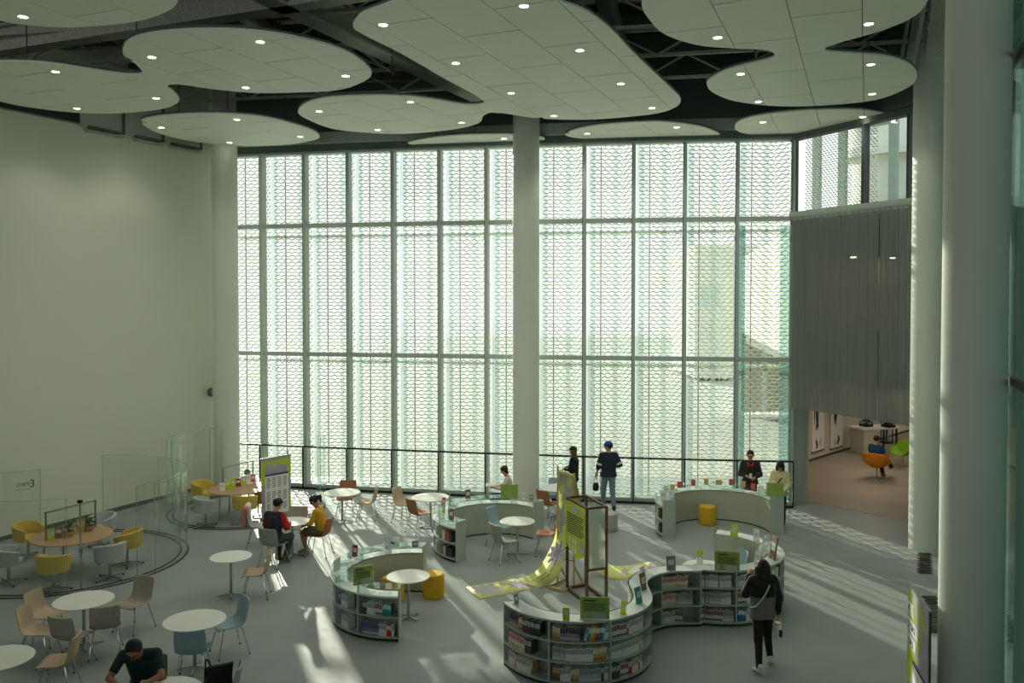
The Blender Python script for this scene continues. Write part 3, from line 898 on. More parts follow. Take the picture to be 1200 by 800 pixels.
# ------------------------------------------------------------------ furniture prototypes
def shell_chair_mesh(mt):
    """one moulded shell: seat curving up into the backrest (local +y is forward)"""
    prof = [(0.235, 0.425), (0.215, 0.448), (0.15, 0.452), (0.05, 0.443), (-0.06, 0.438), (-0.14, 0.450), (-0.19, 0.49), (-0.213, 0.55), (-0.228, 0.63), (-0.245, 0.72), (-0.258, 0.79), (-0.262, 0.812)]
    wid = [0.195, 0.215, 0.228, 0.235, 0.232, 0.225, 0.217, 0.216, 0.217, 0.216, 0.208, 0.192]
    dish = [0.0, 0.006, 0.014, 0.02, 0.024, 0.03, 0.034, 0.036, 0.036, 0.034, 0.03, 0.028]
    NU = 8
    top, bot = [], []
    for i, ((y, z), w, dd) in enumerate(zip(prof, wid, dish)):
        a = prof[max(i - 1, 0)]; b = prof[min(i + 1, len(prof) - 1)]
        ty, tz = b[0] - a[0], b[1] - a[1]
        l = math.hypot(ty, tz); ny, nz = tz / l, -ty / l      # up / forward normal
        if nz < 0 and i < 5: ny, nz = -ny, -nz
        if i >= 5 and ny < 0: ny, nz = -ny, -nz
        for k in range(NU + 1):
            u = -1 + 2 * k / NU
            lift = dd * u * u
            top.append((u * w, y + ny * lift, z + nz * lift))
            e = 0.026 if abs(u) < 0.99 else 0.012
            bot.append((u * w, y + ny * (lift - e), z + nz * (lift - e)))
    n = NU + 1; NR = len(prof); off = len(top)
    fs = []
    for i in range(NR - 1):
        for k in range(NU):
            q = (i * n + k, i * n + k + 1, (i + 1) * n + k + 1, (i + 1) * n + k)
            fs.append(q); fs.append(tuple(off + j for j in reversed(q)))
    for i in range(NR - 1):
        fs.append((i * n, (i + 1) * n, off + (i + 1) * n, off + i * n))
        fs.append((i * n + NU, off + i * n + NU, off + (i + 1) * n + NU, (i + 1) * n + NU))
    for k in range(NU):
        fs.append((k, off + k, off + k + 1, k + 1))
        j = (NR - 1) * n
        fs.append((j + k, j + k + 1, off + j + k + 1, off + j + k))
    me = MB().add(top + bot, fs).mesh('shell', mt)
    smooth_mesh(me, 50)
    return me
leg_meshes = {}
def leg_mesh(k, sx, sy):
    key = 'leg%d%d' % (sx, sy)
    if key not in leg_meshes:
        me = MB().tube([(0.13 * sx, 0.11 * sy, 0.432), (0.16 * sx, 0.14 * sy, 0.40), (0.225 * sx, 0.235 * sy, 0.012)], 0.0095, 7).mesh('leg', M['chrome'])
        smooth_mesh(me); leg_meshes[key] = me
    return leg_meshes[key]
glide = MB().lathe([(0.014, 0), (0.015, 0.012), (0.011, 0.02)], 8).mesh('glide', M['black'])
shells = {}
def shell_chair(px, py, face, colour, label, z=0.44):
    """px,py: seat centre in the photo; face: heading in degrees"""
    if colour not in shells: shells[colour] = shell_chair_mesh(M[colour])
    q = G(px, py, z)
    t = thing('shell_chair', label, 'chair', (q.x, q.y, 0), R(face - 90), 'upholstered shell chairs')
    link('shell', shells[colour], t)
    for sx in (-1, 1):
        for sy in (-1, 1):
            l = link('leg', leg_mesh(0, sx, sy), t)
            link('glide', glide, l, False, (0.226 * sx, 0.236 * sy, 0))
    return t

disc_cache = {}
def round_table(px, py, D, label, top_z=0.73, foot_rot=20):
    q = G(px, py, top_z)
    t = thing('round_table', label, 'table', (q.x, q.y, 0), R(foot_rot), 'white round tables')
    key = round(D, 2)
    if key not in disc_cache:
        r = D / 2
        a = MB().lathe([(r - 0.012, top_z - 0.022), (r, top_z - 0.014), (r, top_z - 0.004), (r - 0.005, top_z)], 48).mesh('tabletop', M['white_top'])
        b = MB().lathe([(0.028, 0.03), (0.026, 0.4), (0.026, top_z - 0.03), (0.1, top_z - 0.024)], 14).mesh('pedestal', M['steel'])
        f = MB().beam((0.02, 0, 0.04), (r * 0.62, 0, 0.018), 0.03, 0.018).mesh('foot', M['steel'])
        for x in (a, b): smooth_mesh(x)
        disc_cache[key] = (a, b, f)
    a, b, f = disc_cache[key]
    link('tabletop', a, t); link('pedestal', b, t)
    for k in range(4): link('foot', f, t, False, None, k * PI / 2)
    return t

def tub_parts(mt):
    secs = []
    N = 30
    for k in range(N + 1):
        a = R(-90 - 128 + 256 * k / N)      # centred on the back (-y)
        f = abs(k / N - 0.5) * 2
        zt = 0.735 - 0.10 * (f ** 2.2)
        co, si = math.cos(a), math.sin(a)
        r0, r1 = 0.245, 0.30
        secs.append([(r0 * 0.97 * co, r0 * 0.97 * si, 0.40), (r1 * 0.93 * co, r1 * 0.93 * si, 0.385), (r1 * 1.02 * co, r1 * 1.02 * si, zt - 0.015),
                     ((r1 - 0.015) * 1.02 * co, (r1 - 0.015) * 1.02 * si, zt), ((r0 + 0.012) * co, (r0 + 0.012) * si, zt), (r0 * co, r0 * si, zt - 0.015)])
    w = MB().sweep(secs).mesh('backrest', mt); smooth_mesh(w, 50)
    s_ = MB().lathe([(0.2, 0.375), (0.255, 0.385), (0.262, 0.43), (0.25, 0.455), (0.18, 0.465)], 28).mesh('seat', mt); smooth_mesh(s_, 50)
    return w, s_
tub_cache = {}
tub_pole = MB().lathe([(0.03, 0.05), (0.03, 0.38)], 12).mesh('pole', M['steel']); smooth_mesh(tub_pole)
tub_foot = MB().beam((0, 0, 0.065), (0.31, 0, 0.035), 0.035, 0.03).mesh('foot', M['steel'])
tub_glide = MB().lathe([(0.02, 0), (0.02, 0.03)], 8).mesh('glide', M['black'])
def tub_chair(px, py, face, colour, label):
    q = G(px, py, 0.45)
    if colour not in tub_cache: tub_cache[colour] = tub_parts(M[colour])
    t = thing('tub_chair', label, 'chair', (q.x, q.y, 0), R(face - 90), 'swivel tub chairs in the glass pods')
    link('backrest', tub_cache[colour][0], t); link('seat', tub_cache[colour][1], t); link('pole', tub_pole, t)
    for k in range(4):
        f = link('foot', tub_foot, t, False, None, k * PI / 2 + 0.3)
        link('glide', tub_glide, f, False, (0.295, 0, 0))
    return t

# meeting tables in the pods
def meeting_table(px, py, label, frame_label, fr):
    q = G(px, py, 0.73)
    t = thing('meeting_table', label, 'table', (q.x, q.y, 0))
    MB().lathe([(0.72, 0.70), (0.75, 0.708), (0.75, 0.722), (0.745, 0.73)], 56).build('tabletop', M['wood'], t, True)
    for k in range(4):
        a = R(45 + 90 * k)
        MB().tube([(0.5 * math.cos(a), 0.5 * math.sin(a), 0.70), (0.52 * math.cos(a), 0.52 * math.sin(a), 0)], 0.02, 8).build('leg', M['steel'], t, True)
    for k in range(2):
        a = R(45 + 90 * k)
        MB().beam((0.51 * math.cos(a), 0.51 * math.sin(a), 0.66), (-0.51 * math.cos(a), -0.51 * math.sin(a), 0.66), 0.03, 0.03).build('apron', M['steel'], t)
    a, b = G(*fr[0], 0.73), G(*fr[1], 0.73)
    s_ = thing('table_screen', frame_label, 'screen')
    h = 0.56
    for p in (a, b):
        MB().box((p.x, p.y, 0.73 + h / 2), (0.03, 0.03, h)).build('post', M['steel'], s_)
    MB().beam(a + Vector((0, 0, h - 0.015)), b + Vector((0, 0, h - 0.015)), 0.03, 0.03).build('top_bar', M['steel'], s_)
    MB().beam(a + Vector((0, 0, h / 2)), b + Vector((0, 0, h / 2)), 0.006, h - 0.06).build('clear_sheet', M['pod_glass'], s_)
    return t, a, b
mt1, fa, fb = meeting_table(84, 627, 'round oak meeting table in the pod nearest the camera', 'clear screen in a steel frame on the oak table of pod 3', ((54, 633), (112, 617)))
mt2, fc, fd = meeting_table(280, 571.5, 'round oak meeting table in the pod by the corner column', 'clear screen in a steel frame on the rear oak table', ((261.5, 574), (296.5, 564)))
tub_chair(33, 628, -20, 'tub_yellow', 'yellow tub chair behind the left of the front oak table')
tub_chair(10, 656, 30, 'tub_grey', 'grey tub chair cut off by the left edge of the photo')
tub_chair(63, 664, 90, 'tub_yellow', 'yellow tub chair in front of the front oak table')
tub_chair(129, 651, 135, 'tub_grey', 'light grey tub chair at the near right of the front oak table')
tub_chair(149, 636, 185, 'tub_yellow', 'yellow tub chair at the right end of the front oak table')
tub_chair(119, 617, -110, 'tub_grey', 'grey tub chair behind the front oak table, mostly hidden')
tub_chair(238, 576, -20, 'tub_yellow', 'yellow tub chair at the wall end of the rear oak table')
tub_chair(241, 595, 40, 'tub_grey', 'light grey tub chair in front of the rear oak table')
tub_chair(287, 592, 95, 'tub_yellow', 'yellow tub chair in front of the rear oak table')
tub_chair(311, 584, 175, 'tub_yellow', 'yellow tub chair hidden behind the roll-up banner')

# small things on the meeting tables
def upright_book(loc, rz, w, h, cov, label, lean=8, group=None):
    t = thing('display_book', label, 'book', loc, rz, group)
    q = Matrix.Rotation(R(-lean), 3, 'X')
    MB().box(q @ Vector((0, 0.0, h / 2)) + Vector((0, 0.018, 0.004)), (w, 0.016, h), rot=q).build('cover', M[cov], t)
    MB().box(q @ Vector((0.006, 0.009, h / 2)) + Vector((0, 0.018, 0.004)), (w - 0.02, 0.012, h - 0.02), rot=q).build('pages', M['paper'], t)
    MB().box(q @ Vector((0, -0.0095, h * 0.62)) + Vector((0, 0.018, 0.004)), (w * 0.7, 0.002, h * 0.3), rot=q).build('cover_print', M['paper_print'], t)
    MB().box((0, 0.06, h * 0.2), (w * 0.5, 0.006, h * 0.4), rot=Matrix.Rotation(R(14), 3, 'X')).build('easel', M['acrylic'], t)
    return t
def plant(loc, label):
    t = thing('potted_plant', label, 'plant', loc)
    MB().lathe([(0.07, 0), (0.1, 0.05), (0.11, 0.1), (0.1, 0.1), (0.08, 0.06)], 16).build('basket', M['basket'], t, True)
    m = MB()
    rnd = random.Random(int(loc[0] * 1000))
    for k in range(110):
        a = rnd.uniform(0, 2 * PI); e = rnd.uniform(0.1, 1.4); r = rnd.uniform(0.06, 0.17)
        c = Vector((math.cos(a) * math.cos(e) * r, math.sin(a) * math.cos(e) * r, 0.12 + math.sin(e) * r))
        d = Vector((math.cos(a + rnd.uniform(-1, 1)), math.sin(a + rnd.uniform(-1, 1)), rnd.uniform(-0.4, 0.8))).normalized()
        x = d.cross(Vector((0, 0, 1))).normalized() * 0.018
        m.add([c - d * 0.035, c + x, c + d * 0.04, c - x], [(0, 1, 2, 3)])
    o = m.build('foliage', M['leaf'], t); o['kind'] = 'stuff'
    MB().tube([(0, 0, 0.05), (0, 0, 0.2)], 0.01, 5).build('stem', M['browncard'], t)
d1 = (fb - fa)
for f, kind in ((0.1, 'b1'), (0.24, 'b2'), (0.45, 'p1'), (0.66, 'b3'), (0.85, 'p2')):
    p = fa + d1 * f + Vector((0.06, -0.12, 0))
    if kind == 'b1': upright_book(p, 0.4, 0.12, 0.2, 'lime', 'lime covered book standing at the left end of the front oak table')
    if kind == 'b2': upright_book(p, 0.3, 0.13, 0.22, 'browncard', 'brown covered book standing beside the first plant on the front oak table')
    if kind == 'p1': plant(p, 'bushy little plant in a basket, the left one on the front oak table')
    if kind == 'b3': upright_book(p + Vector((0, 0.04, 0)), 0.3, 0.16, 0.26, 'tancard', 'tan covered picture book standing between the two plants')
    if kind == 'p2': plant(p, 'bushy little plant in a basket, the right one on the front oak table')
d2 = fd - fc
for k in range(7):
    p = fc + d2 * (-0.05 + 0.17 * k) + Vector((0.06, -0.1, 0))
    cov = ('paper', 'lime', 'lime', 'maroon', 'lime', 'paper', 'redcard')[k]
    upright_book(p, 0.5, 0.13, 0.2 + 0.02 * (k % 3), cov,
        ('white', 'lime', 'lime', 'maroon', 'lime', 'white', 'red')[k] + ' covered book on the rear oak table, ' + ('first', 'second', 'third', 'fourth', 'fifth', 'sixth', 'last')[k] + ' of the row from the wall')
mr = thing('table_mirror', 'small round black rimmed mirror behind the books on the rear oak table', 'mirror', fc + d2 * 0.75 + Vector((0, 0.12, 0)))
MB().tube([(0, 0, 0), (0, 0, 0.2)], 0.01, 6).build('stand', M['black'], mr)
ring = [(0.07 * math.cos(2 * PI * k / 20), 0, 0.27 + 0.07 * math.sin(2 * PI * k / 20)) for k in range(21)]
MB().tube(ring, 0.009, 6).build('rim', M['black'], mr)
MB().tube([(0, 0.003, 0.27), (0, -0.003, 0.27)], 0.068, 20).build('glass', M['chrome'], mr)

# ------------------------------------------------------------------ white tables and shell chairs
round_table(98, 702.5, 0.89, 'white round table ringed by tan chairs near the glass pod', foot_rot=30)
round_table(228, 726, 0.89, 'white round table with two blue chairs', foot_rot=10)
round_table(270.5, 651.5, 0.75, 'small white round table between the glass pods and the tan chair')
round_table(-4, 771, 0.9, 'white round table cut off by the left edge of the photo')
TB5 = round_table(192, 811, 0.9, 'white round table where the man in dark green reads')
round_table(342.5, 610.5, 0.76, 'small white round table between the man in a vest and the woman in yellow', foot_rot=0)
round_table(401, 576.5, 0.88, 'white round table by the glass behind the woman in yellow', foot_rot=0)
round_table(504.5, 582, 0.9, 'white round table by the glass beside the rear left shelf', foot_rot=10)
round_table(606.5, 610, 0.74, 'small white round table inside the rear middle shelf', foot_rot=0)
round_table(478.5, 674.5, 0.745, 'small white round table inside the front left shelf', foot_rot=50)
round_table(653, 571, 0.9, 'white round table by the glass behind the tall paper banner')
TB12 = round_table(825, 663, 0.75, 'small white round table inside the wavy bookshelf')

CH = [
 (54, 720, -8, 'tan', 'tan shell chair at the left of the table nearest pod 3'),
 (46, 739, 4, 'tan', 'tan shell chair at the left edge, just nearer than its twin'),
 (84, 745, 78, 'taupe', 'taupe shell chair with its back to the camera beneath the tan chairs table'),
 (68, 775, 190, 'tan', 'tan shell chair at the lower left facing the cut off table'),
 (124, 732, 112, 'taupe', 'brown taupe shell chair with its back turned, right of the tan chairs table'),
 (157, 706, 248, 'taupe', 'dark taupe shell chair facing the camera beside the pod track'),
 (269, 731, 216, 'bluefab', 'blue shell chair at the right of the white table, side on'),
 (226, 761, 100, 'bluefab', 'blue shell chair with its back to the camera at the white table'),
 (300, 671, 188, 'tan', 'tan shell chair beside the small white table, in front of the seated man'),
 (346, 616, -95, 'taupe', 'taupe shell chair behind the table of the man and woman'),
 (321, 637, 72, 'greyfab', 'grey shell chair under the man in the dark vest'),
 (303, 616, 10, 'greyfab', 'grey shell chair with a pink jacket at the table of the man and woman'),
 (374, 626, 172, 'brown', 'brown shell chair under the woman in yellow'),
 (406, 582, -90, 'brown', 'brown shell chair behind the white table at the glass'),
 (430, 588, 180, 'tan', 'tan shell chair side on between the two tables at the glass'),
 (474, 590, -25, 'tan', 'tan shell chair at the left of the table beside the rear shelf'),
 (491, 601, 40, 'brown', 'brown shell chair with its back turned beside the rear shelf'),
 (586, 615, -30, 'bluefab', 'blue shell chair inside the rear middle shelf'),
 (591, 633, 30, 'greyfab', 'grey shell chair inside the rear middle shelf'),
 (641, 625, 178, 'brown', 'brown shell chair half hidden by the tall paper banner'),
 (643, 590, 45, 'brown', 'brown shell chair just behind the right end of the rear middle shelf'),
 (653, 579, -90, 'bluefab', 'dark blue shell chair behind the table at the glass'),
 (857, 668, 190, 'bluefab', 'blue grey shell chair inside the wavy bookshelf'),
]
chair_obj = [shell_chair(*c) for c in CH]

# poufs
def pouf(px, py, r, h, mt, label):
    q = G(px, py)
    t = thing('pouf', label, 'stool', (q.x, q.y, 0))
    MB().lathe([(r * 0.92, 0.0), (r * 0.98, 0.02), (r, 0.08), (r, h - 0.04), (r * 0.97, h - 0.012), (r * 0.9, h), (r * 0.3, h + 0.004)], 36).build('body', M[mt], t, True)
    MB().lathe([(r + 0.003, h - 0.05), (r + 0.003, h - 0.044)], 36).build('seam', M[mt], t, True)
    return t
pouf(508, 699, 0.2, 0.44, 'pouf_yellow', 'yellow drum pouf right of the small table in the front left shelf')
pouf(461, 704, 0.2, 0.44, 'pouf_yellow', 'yellow drum pouf half hidden behind the end of the front left shelf')
pouf(829, 614, 0.205, 0.45, 'pouf_yellow', 'yellow drum pouf inside the rear right shelf')
pouf(712, 621, 0.24, 0.42, 'pouf_grey', 'pale grey drum pouf behind the brown display frame')

# ------------------------------------------------------------------ curved bookshelves
class Path:
    def __init__(s, pts):
        s.p = [Vector((a[0], a[1])) for a in pts]
        s.c = [0.0]
        for a, b in zip(s.p[:-1], s.p[1:]): s.c.append(s.c[-1] + (b - a).length)
        s.L = s.c[-1]
    def at(s, t, off=0.0):
        t = max(0.0, min(s.L, t))
        i = 0
        while i < len(s.c) - 2 and s.c[i + 1] < t: i += 1
        f = (t - s.c[i]) / max(1e-9, s.c[i + 1] - s.c[i])
        q = s.p[i].lerp(s.p[i + 1], f)
        a = s.p[max(0, i - 1)]; b = s.p[min(len(s.p) - 1, i + 2)]
        d0 = (s.p[i + 1] - a).normalized(); d1 = (b - s.p[i]).normalized()
        d = d0.lerp(d1, f).normalized()
        n = Vector((-d.y, d.x))
        return q + n * off, d, n
    def band(s, t0, t1, o0, o1, z0, z1, step=0.07):
        k = max(1, int((t1 - t0) / step))
        secs = []
        for i in range(k + 1):
            t = t0 + (t1 - t0) * i / k
            a, _, _ = s.at(t, o0); b, _, _ = s.at(t, o1)
            secs.append([(a.x, a.y, z0), (b.x, b.y, z0), (b.x, b.y, z1), (a.x, a.y, z1)])
        return MB().sweep(secs)
def arc(c, r, a0, a1, n=40):
    return [(c[0] + r * math.cos(R(a0 + (a1 - a0) * k / n)), c[1] + r * math.sin(R(a0 + (a1 - a0) * k / n))) for k in range(n + 1)]

def bookshelf(label, path, depth, H, tiers, cuts, case=False):
    """cuts: arc lengths of the uprights between bays"""
    t = thing('curved_bookshelf', label, 'bookshelf')
    L = path.L
    body_top = H - 0.125 if case else H
    path.band(0.02, L - 0.02, 0.025, depth - 0.01, 0.0, 0.05).build('plinth', M['plinth'], t)
    zs = [0.05 + (body_top - 0.03 - 0.05) * k / tiers for k in range(tiers)]
    for z in zs: path.band(0.02, L - 0.02, 0.0, depth - 0.01, z, z + 0.022).build('shelf_board', M['shelf'], t, True)
    path.band(0.02, L - 0.02, depth - 0.018, depth, 0.03, body_top).build('back_panel', M['shelf_back'], t, True)
    if case:
        path.band(0.02, L - 0.02, -0.004, depth, body_top - 0.03, body_top).build('display_deck', M['deck'], t, True)
        path.band(0.025, L - 0.025, 0.0, 0.008, body_top, H - 0.008).build('glass_front', M['case_glass'], t, True)
        path.band(0.025, L - 0.025, depth - 0.008, depth, body_top, H - 0.008).build('glass_front', M['case_glass'], t, True)
        path.band(0.022, L - 0.022, -0.006, depth + 0.006, H - 0.008, H).build('glass_top', M['case_glass'], t, True)
        path.band(0.022, L - 0.022, -0.009, -0.006, H - 0.008, H).build('glass_edge', M['glass_edge'], t, True)
    else:
        path.band(0.0, L, -0.006, depth + 0.004, body_top - 0.03, body_top).build('top_board', M['shelf_side'], t, True)
    for s_ in (0.0, L - 0.02):
        path.band(s_, s_ + 0.02, -0.004, depth + 0.004, 0.0, H).build('end_panel', M['shelf_side'], t)
    for s_ in cuts:
        path.band(s_ - 0.011, s_ + 0.011, 0.0, depth - 0.015, 0.05, body_top - 0.02).build('upright', M['shelf_side'], t)
        if case:
            a, d, n = path.at(s_, 0.015)
            MB().box((a.x, a.y, (body_top + H) / 2), (0.016, 0.016, H - body_top), math.atan2(d.y, d.x)).build('glass_clip', M['steel'], t)
            path.band(s_ - 0.004, s_ + 0.004, 0.01, depth - 0.01, body_top, H - 0.01).build('glass_divider', M['glass_edge'], t)
    return t, zs, body_top

BK = {  # cover, upper band, lower band
 'white': ((222, 222, 214), (158, 158, 162), (222, 222, 214)), 'grey': ((180, 182, 180), (138, 140, 150), (214, 214, 208)),
 'pink': ((226, 214, 206), (206, 118, 120), (214, 184, 96)), 'dark': ((76, 70, 76), (190, 186, 186), (90, 70, 80)),
 'purple': ((140, 126, 140), (70, 52, 76), (190, 182, 186)), 'teal': ((40, 160, 156), (210, 226, 220), (30, 120, 120)),
 'tan': ((196, 158, 110), (226, 206, 170), (150, 104, 60)), 'brown': ((146, 104, 64), (200, 168, 120), (110, 74, 46)),
 'red': ((206, 72, 44), (236, 214, 200), (160, 44, 30)), 'blue': ((52, 110, 168), (214, 224, 230), (40, 84, 130)),
 'yellow': ((222, 190, 60), (240, 230, 190), (190, 150, 40)), 'orange': ((222, 126, 48), (240, 220, 190), (180, 90, 30)),
 'lilac': ((120, 118, 150), (86, 84, 126), (206, 206, 214)), 'striped': ((214, 206, 204), (150, 84, 88), (96, 80, 84))}
book_mesh = {}
def get_book(k):
    if k not in book_mesh:
        c, u, l = BK[k]
        mats = [mat('book_' + k, c, 0.6, var=0.05, scale=20), mat('book_upper_' + k, u, 0.6, var=0.3, scale=40), mat('book_lower_' + k, l, 0.6, var=0.1, scale=40), M['paper']]
        m = MB()
        m.box((0, 0.03, 0.5), (0.98, 0.06, 1.0), mi=0)
        m.box((-0.46, 0.5, 0.5), (0.08, 0.94, 1.0), mi=0)
        m.box((0.46, 0.5, 0.5), (0.08, 0.94, 1.0), mi=0)
        m.box((0, 0.5, 0.5), (0.84, 0.9, 0.95), mi=3)
        m.add([(-0.44, -0.004, 0.56), (0.44, -0.004, 0.56), (0.44, -0.004, 0.93), (-0.44, -0.004, 0.93)], [(0, 1, 2, 3)], 1)
        m.add([(-0.44, -0.004, 0.08), (0.44, -0.004, 0.08), (0.44, -0.004, 0.26), (-0.44, -0.004, 0.26)], [(0, 1, 2, 3)], 2)
        book_mesh[k] = m.mesh('book', mats)
    return book_mesh[k]
NBOOK = [0]
NAMES = {'white': 'white spined book', 'grey': 'grey spined book', 'pink': 'pink banded book', 'dark': 'dark spined book', 'purple': 'purple grey spined book',
 'teal': 'teal spined book', 'tan': 'tan spined book', 'brown': 'brown spined book', 'red': 'red spined book', 'blue': 'blue spined book', 'yellow': 'yellow spined book', 'orange': 'orange spined book', 'lilac': 'lilac spined volume', 'striped': 'banded book'}
STUFF = MB(); STUFF_M = [mat('row_white', (212, 212, 204)), mat('row_dark', (70, 66, 72)), mat('row_red', (176, 92, 84)), mat('row_grey', (150, 152, 150))]
def put_books(path, s0, zshelf, runs, where, hmax, stuff=False):
    s_ = s0; cnt = 0
    for run in runs:
        kind, n = run[0], run[1]
        lean = run[2] if len(run) > 2 else 0.0
        if kind == 'gap': s_ += n; continue
        for k in range(n):
            th = random.uniform(0.036, 0.046); h = min(hmax, random.uniform(0.175, 0.205)); dp = 0.15
            if lean: h = min(h, hmax - 0.015)
            p, d, nn = path.at(s_ + th / 2, 0.035 + random.uniform(0, 0.012))
            rz = math.atan2(d.y, d.x)
            if stuff:
                STUFF.box((p.x + nn.x * dp / 2, p.y + nn.y * dp / 2, zshelf + 0.022 + h / 2), (th * 0.94, dp, h), rz, mi={'white': 0, 'dark': 1, 'red': 2, 'grey': 3}.get(kind, 0))
            else:
                o = link('book', get_book(kind))
                o.location = (p.x, p.y, zshelf + 0.023 + (abs(math.sin(lean)) * th / 2))
                o.rotation_euler = (0, lean, rz)
                o.scale = (th * 0.96, dp, h)
                tag(o, NAMES[kind] + (', leaning' if lean else '') + ', ' + ORD[cnt] + ' from the left ' + where, 'book', 'books ' + where)
                cnt += 1
                NBOOK[0] += 1
            s_ += th * (1.0 / math.cos(lean) if lean else 1.0)

# wavy three tier bookshelf
WAVE = arc((0.98, 13.02), 1.16, 198, 360, 40)
WAVE += [(2.14, 13.2)]
fl = arc((2.85, 13.38), 0.71, 180, 92, 18)
WAVE += fl
WAVE += [(3.15, 14.1)]
WAVE += arc((3.6, 15.38), 1.28, 252, 432, 44)
wave = Path(WAVE)
def s_of(path, px, py, z):
    q = G(px, py, z); best = min(range(len(path.p)), key=lambda i: (path.p[i] - Vector((q.x, q.y))).length)
    return path.c[best]
WH = 0.95
cuts = [s_of(wave, 637, 727.5, WH), s_of(wave, 716.7, 727.5, WH), s_of(wave, 764, 698, WH), s_of(wave, 779, 672, WH), s_of(wave, 819, 670.6, WH), s_of(wave, 864, 671, WH)]
cuts = sorted(set(round(c, 3) for c in cuts))
last = cuts[-1]
cuts += [last + 0.75, last + 1.5, last + 2.2]
shelf4, z4, _ = bookshelf('long wavy grey bookshelf with three tiers full of books', wave, 0.30, WH, 3, cuts)
bays = [0.03] + cuts
hm = (WH - 0.08) / 3 - 0.035
W1, W2, W3 = 'in wavy shelf bay one, ', 'in wavy shelf bay two, ', 'in wavy shelf bay three, '
TI = ('bottom tier', 'middle tier', 'top tier')
put_books(wave, bays[0] + 0.06, z4[2], [('gap', 0.05), ('purple', 6), ('tan', 2), ('dark', 8)], W1 + TI[2], hm)
put_books(wave, bays[0] + 0.06, z4[1], [('pink', 11), ('dark', 3)], W1 + TI[1], hm)
put_books(wave, bays[0] + 0.06, z4[0], [('white', 5), ('orange', 1), ('white', 8), ('tan', 1)], W1 + TI[0], hm)
put_books(wave, bays[1] + 0.04, z4[2], [('tan', 3), ('purple', 7), ('gap', 0.05)] + [(k, 1, 0.28) for k in ('grey', 'teal', 'yellow', 'orange', 'red', 'blue', 'teal', 'white', 'white', 'striped')], W2 + TI[2], hm)
put_books(wave, bays[1] + 0.04, z4[1], [('grey', 5), ('white', 10), ('tan', 5), ('grey', 2)], W2 + TI[1], hm)
put_books(wave, bays[1] + 0.04, z4[0], [('brown', 3), ('white', 4), ('tan', 3), ('grey', 8), ('dark', 1), ('white', 2)], W2 + TI[0], hm)
put_books(wave, bays[2] + 0.03, z4[2], [('striped', 7), ('red', 1), ('white', 9), ('dark', 1)], W3 + TI[2], hm)
put_books(wave, bays[2] + 0.03, z4[1], [('white', 14), ('tan', 1), ('white', 2)], W3 + TI[1], hm)
put_books(wave, bays[2] + 0.03, z4[0], [('dark', 4), ('striped', 4), ('red', 2), ('white', 4), ('red', 1), ('white', 2)], W3 + TI[0], hm)
W4, W5, W6, W7 = 'in wavy shelf bay four, ', 'in wavy shelf bay five, ', 'in wavy shelf bay six, ', 'in wavy shelf bay seven, '
for tr in range(3):
    put_books(wave, bays[3] + 0.12, z4[tr], [(('pink', 'dark', 'white')[tr], 6), ('white', 4)], W4 + TI[tr], hm)
put_books(wave, bays[4] + 0.03, z4[2], [('pink', 11)], W5 + TI[2], hm)
put_books(wave, bays[4] + 0.03, z4[1], [('pink', 6), ('grey', 7)], W5 + TI[1], hm)
put_books(wave, bays[4] + 0.06, z4[0], [('white', 5), ('striped', 3)], W5 + TI[0], hm)
put_books(wave, bays[5] + 0.04, z4[2], [('white', 7), ('gap', 0.02), ('white', 5)], W6 + TI[2], hm)
put_books(wave, bays[5] + 0.04, z4[1], [('grey', 8), ('white', 4)], W6 + TI[1], hm)
put_books(wave, bays[5] + 0.03, z4[0], [('striped', 9), ('grey', 5)], W6 + TI[0], hm)
for tr in range(3):
    put_books(wave, bays[6] + 0.04, z4[tr], [(('blue', 'striped', 'white')[tr], 4), ('white', 6)], W7 + TI[tr], hm)
for b_ in (7, 8):
    for tr in range(3): put_books(wave, bays[b_] + 0.05, z4[tr], [('white', 6), ('dark', 3), ('grey', 4)], '', hm, True)

# three C shaped cases with glass display tops
c1 = Path(arc((-1.84, 14.77), 1.29, 80, 272, 50))
s1, z1_, top1 = bookshelf('front left curved bookshelf with a glass display top', c1, 0.26, 0.86, 2, [c1.L * f for f in (0.17, 0.34, 0.51, 0.68, 0.83)], True)
zz = (0.735 - 0.08) / 2 - 0.04
put_books(c1, c1.L * 0.84, z1_[1], [('gap', 0.03), ('dark', 2), ('white', 4), ('striped', 3), ('teal', 4)], 'on the front left shelf, end bay, upper tier', 0.2)
put_books(c1, c1.L * 0.84, z1_[0], [('gap', 0.01), ('lilac', 8), ('white', 3), ('red', 2), ('white', 1)], 'on the front left shelf, end bay, lower tier', 0.2)
put_books(c1, c1.L * 0.70, z1_[1], [('blue', 1), ('gap', 0.03), ('white', 5)], 'on the front left shelf, side bay, upper tier', 0.2)
put_books(c1, c1.L * 0.72, z1_[0], [('white', 5)], 'on the front left shelf, side bay, lower tier', 0.2)
c2 = Path(arc((-0.36, 18.62), 1.36, 37, 234.5, 50))
s2, z2_, top2 = bookshelf('rear middle curved bookshelf with a glass display top', c2, 0.30, 0.85, 2, [c2.L * f for f in (0.18, 0.36, 0.54, 0.72, 0.87)], True)
for tr in range(2):
    put_books(c2, c2.L * 0.885, z2_[tr], [('white', 3), ('red', 4), ('dark', 2)] if tr else [('red', 2), ('white', 2), ('dark', 5)], '', 0.2, True)
    put_books(c2, c2.L * 0.75, z2_[tr], [('white', 6), ('grey', 3)], '', 0.2, True)
c3 = Path(arc((4.84, 19.8), 1.48, -3, 199, 56))
s3, z3_, top3 = bookshelf('rear right curved bookshelf with a glass display top', c3, 0.31, 0.87, 2, [c3.L * f for f in (0.15, 0.32, 0.5, 0.68, 0.84)], True)
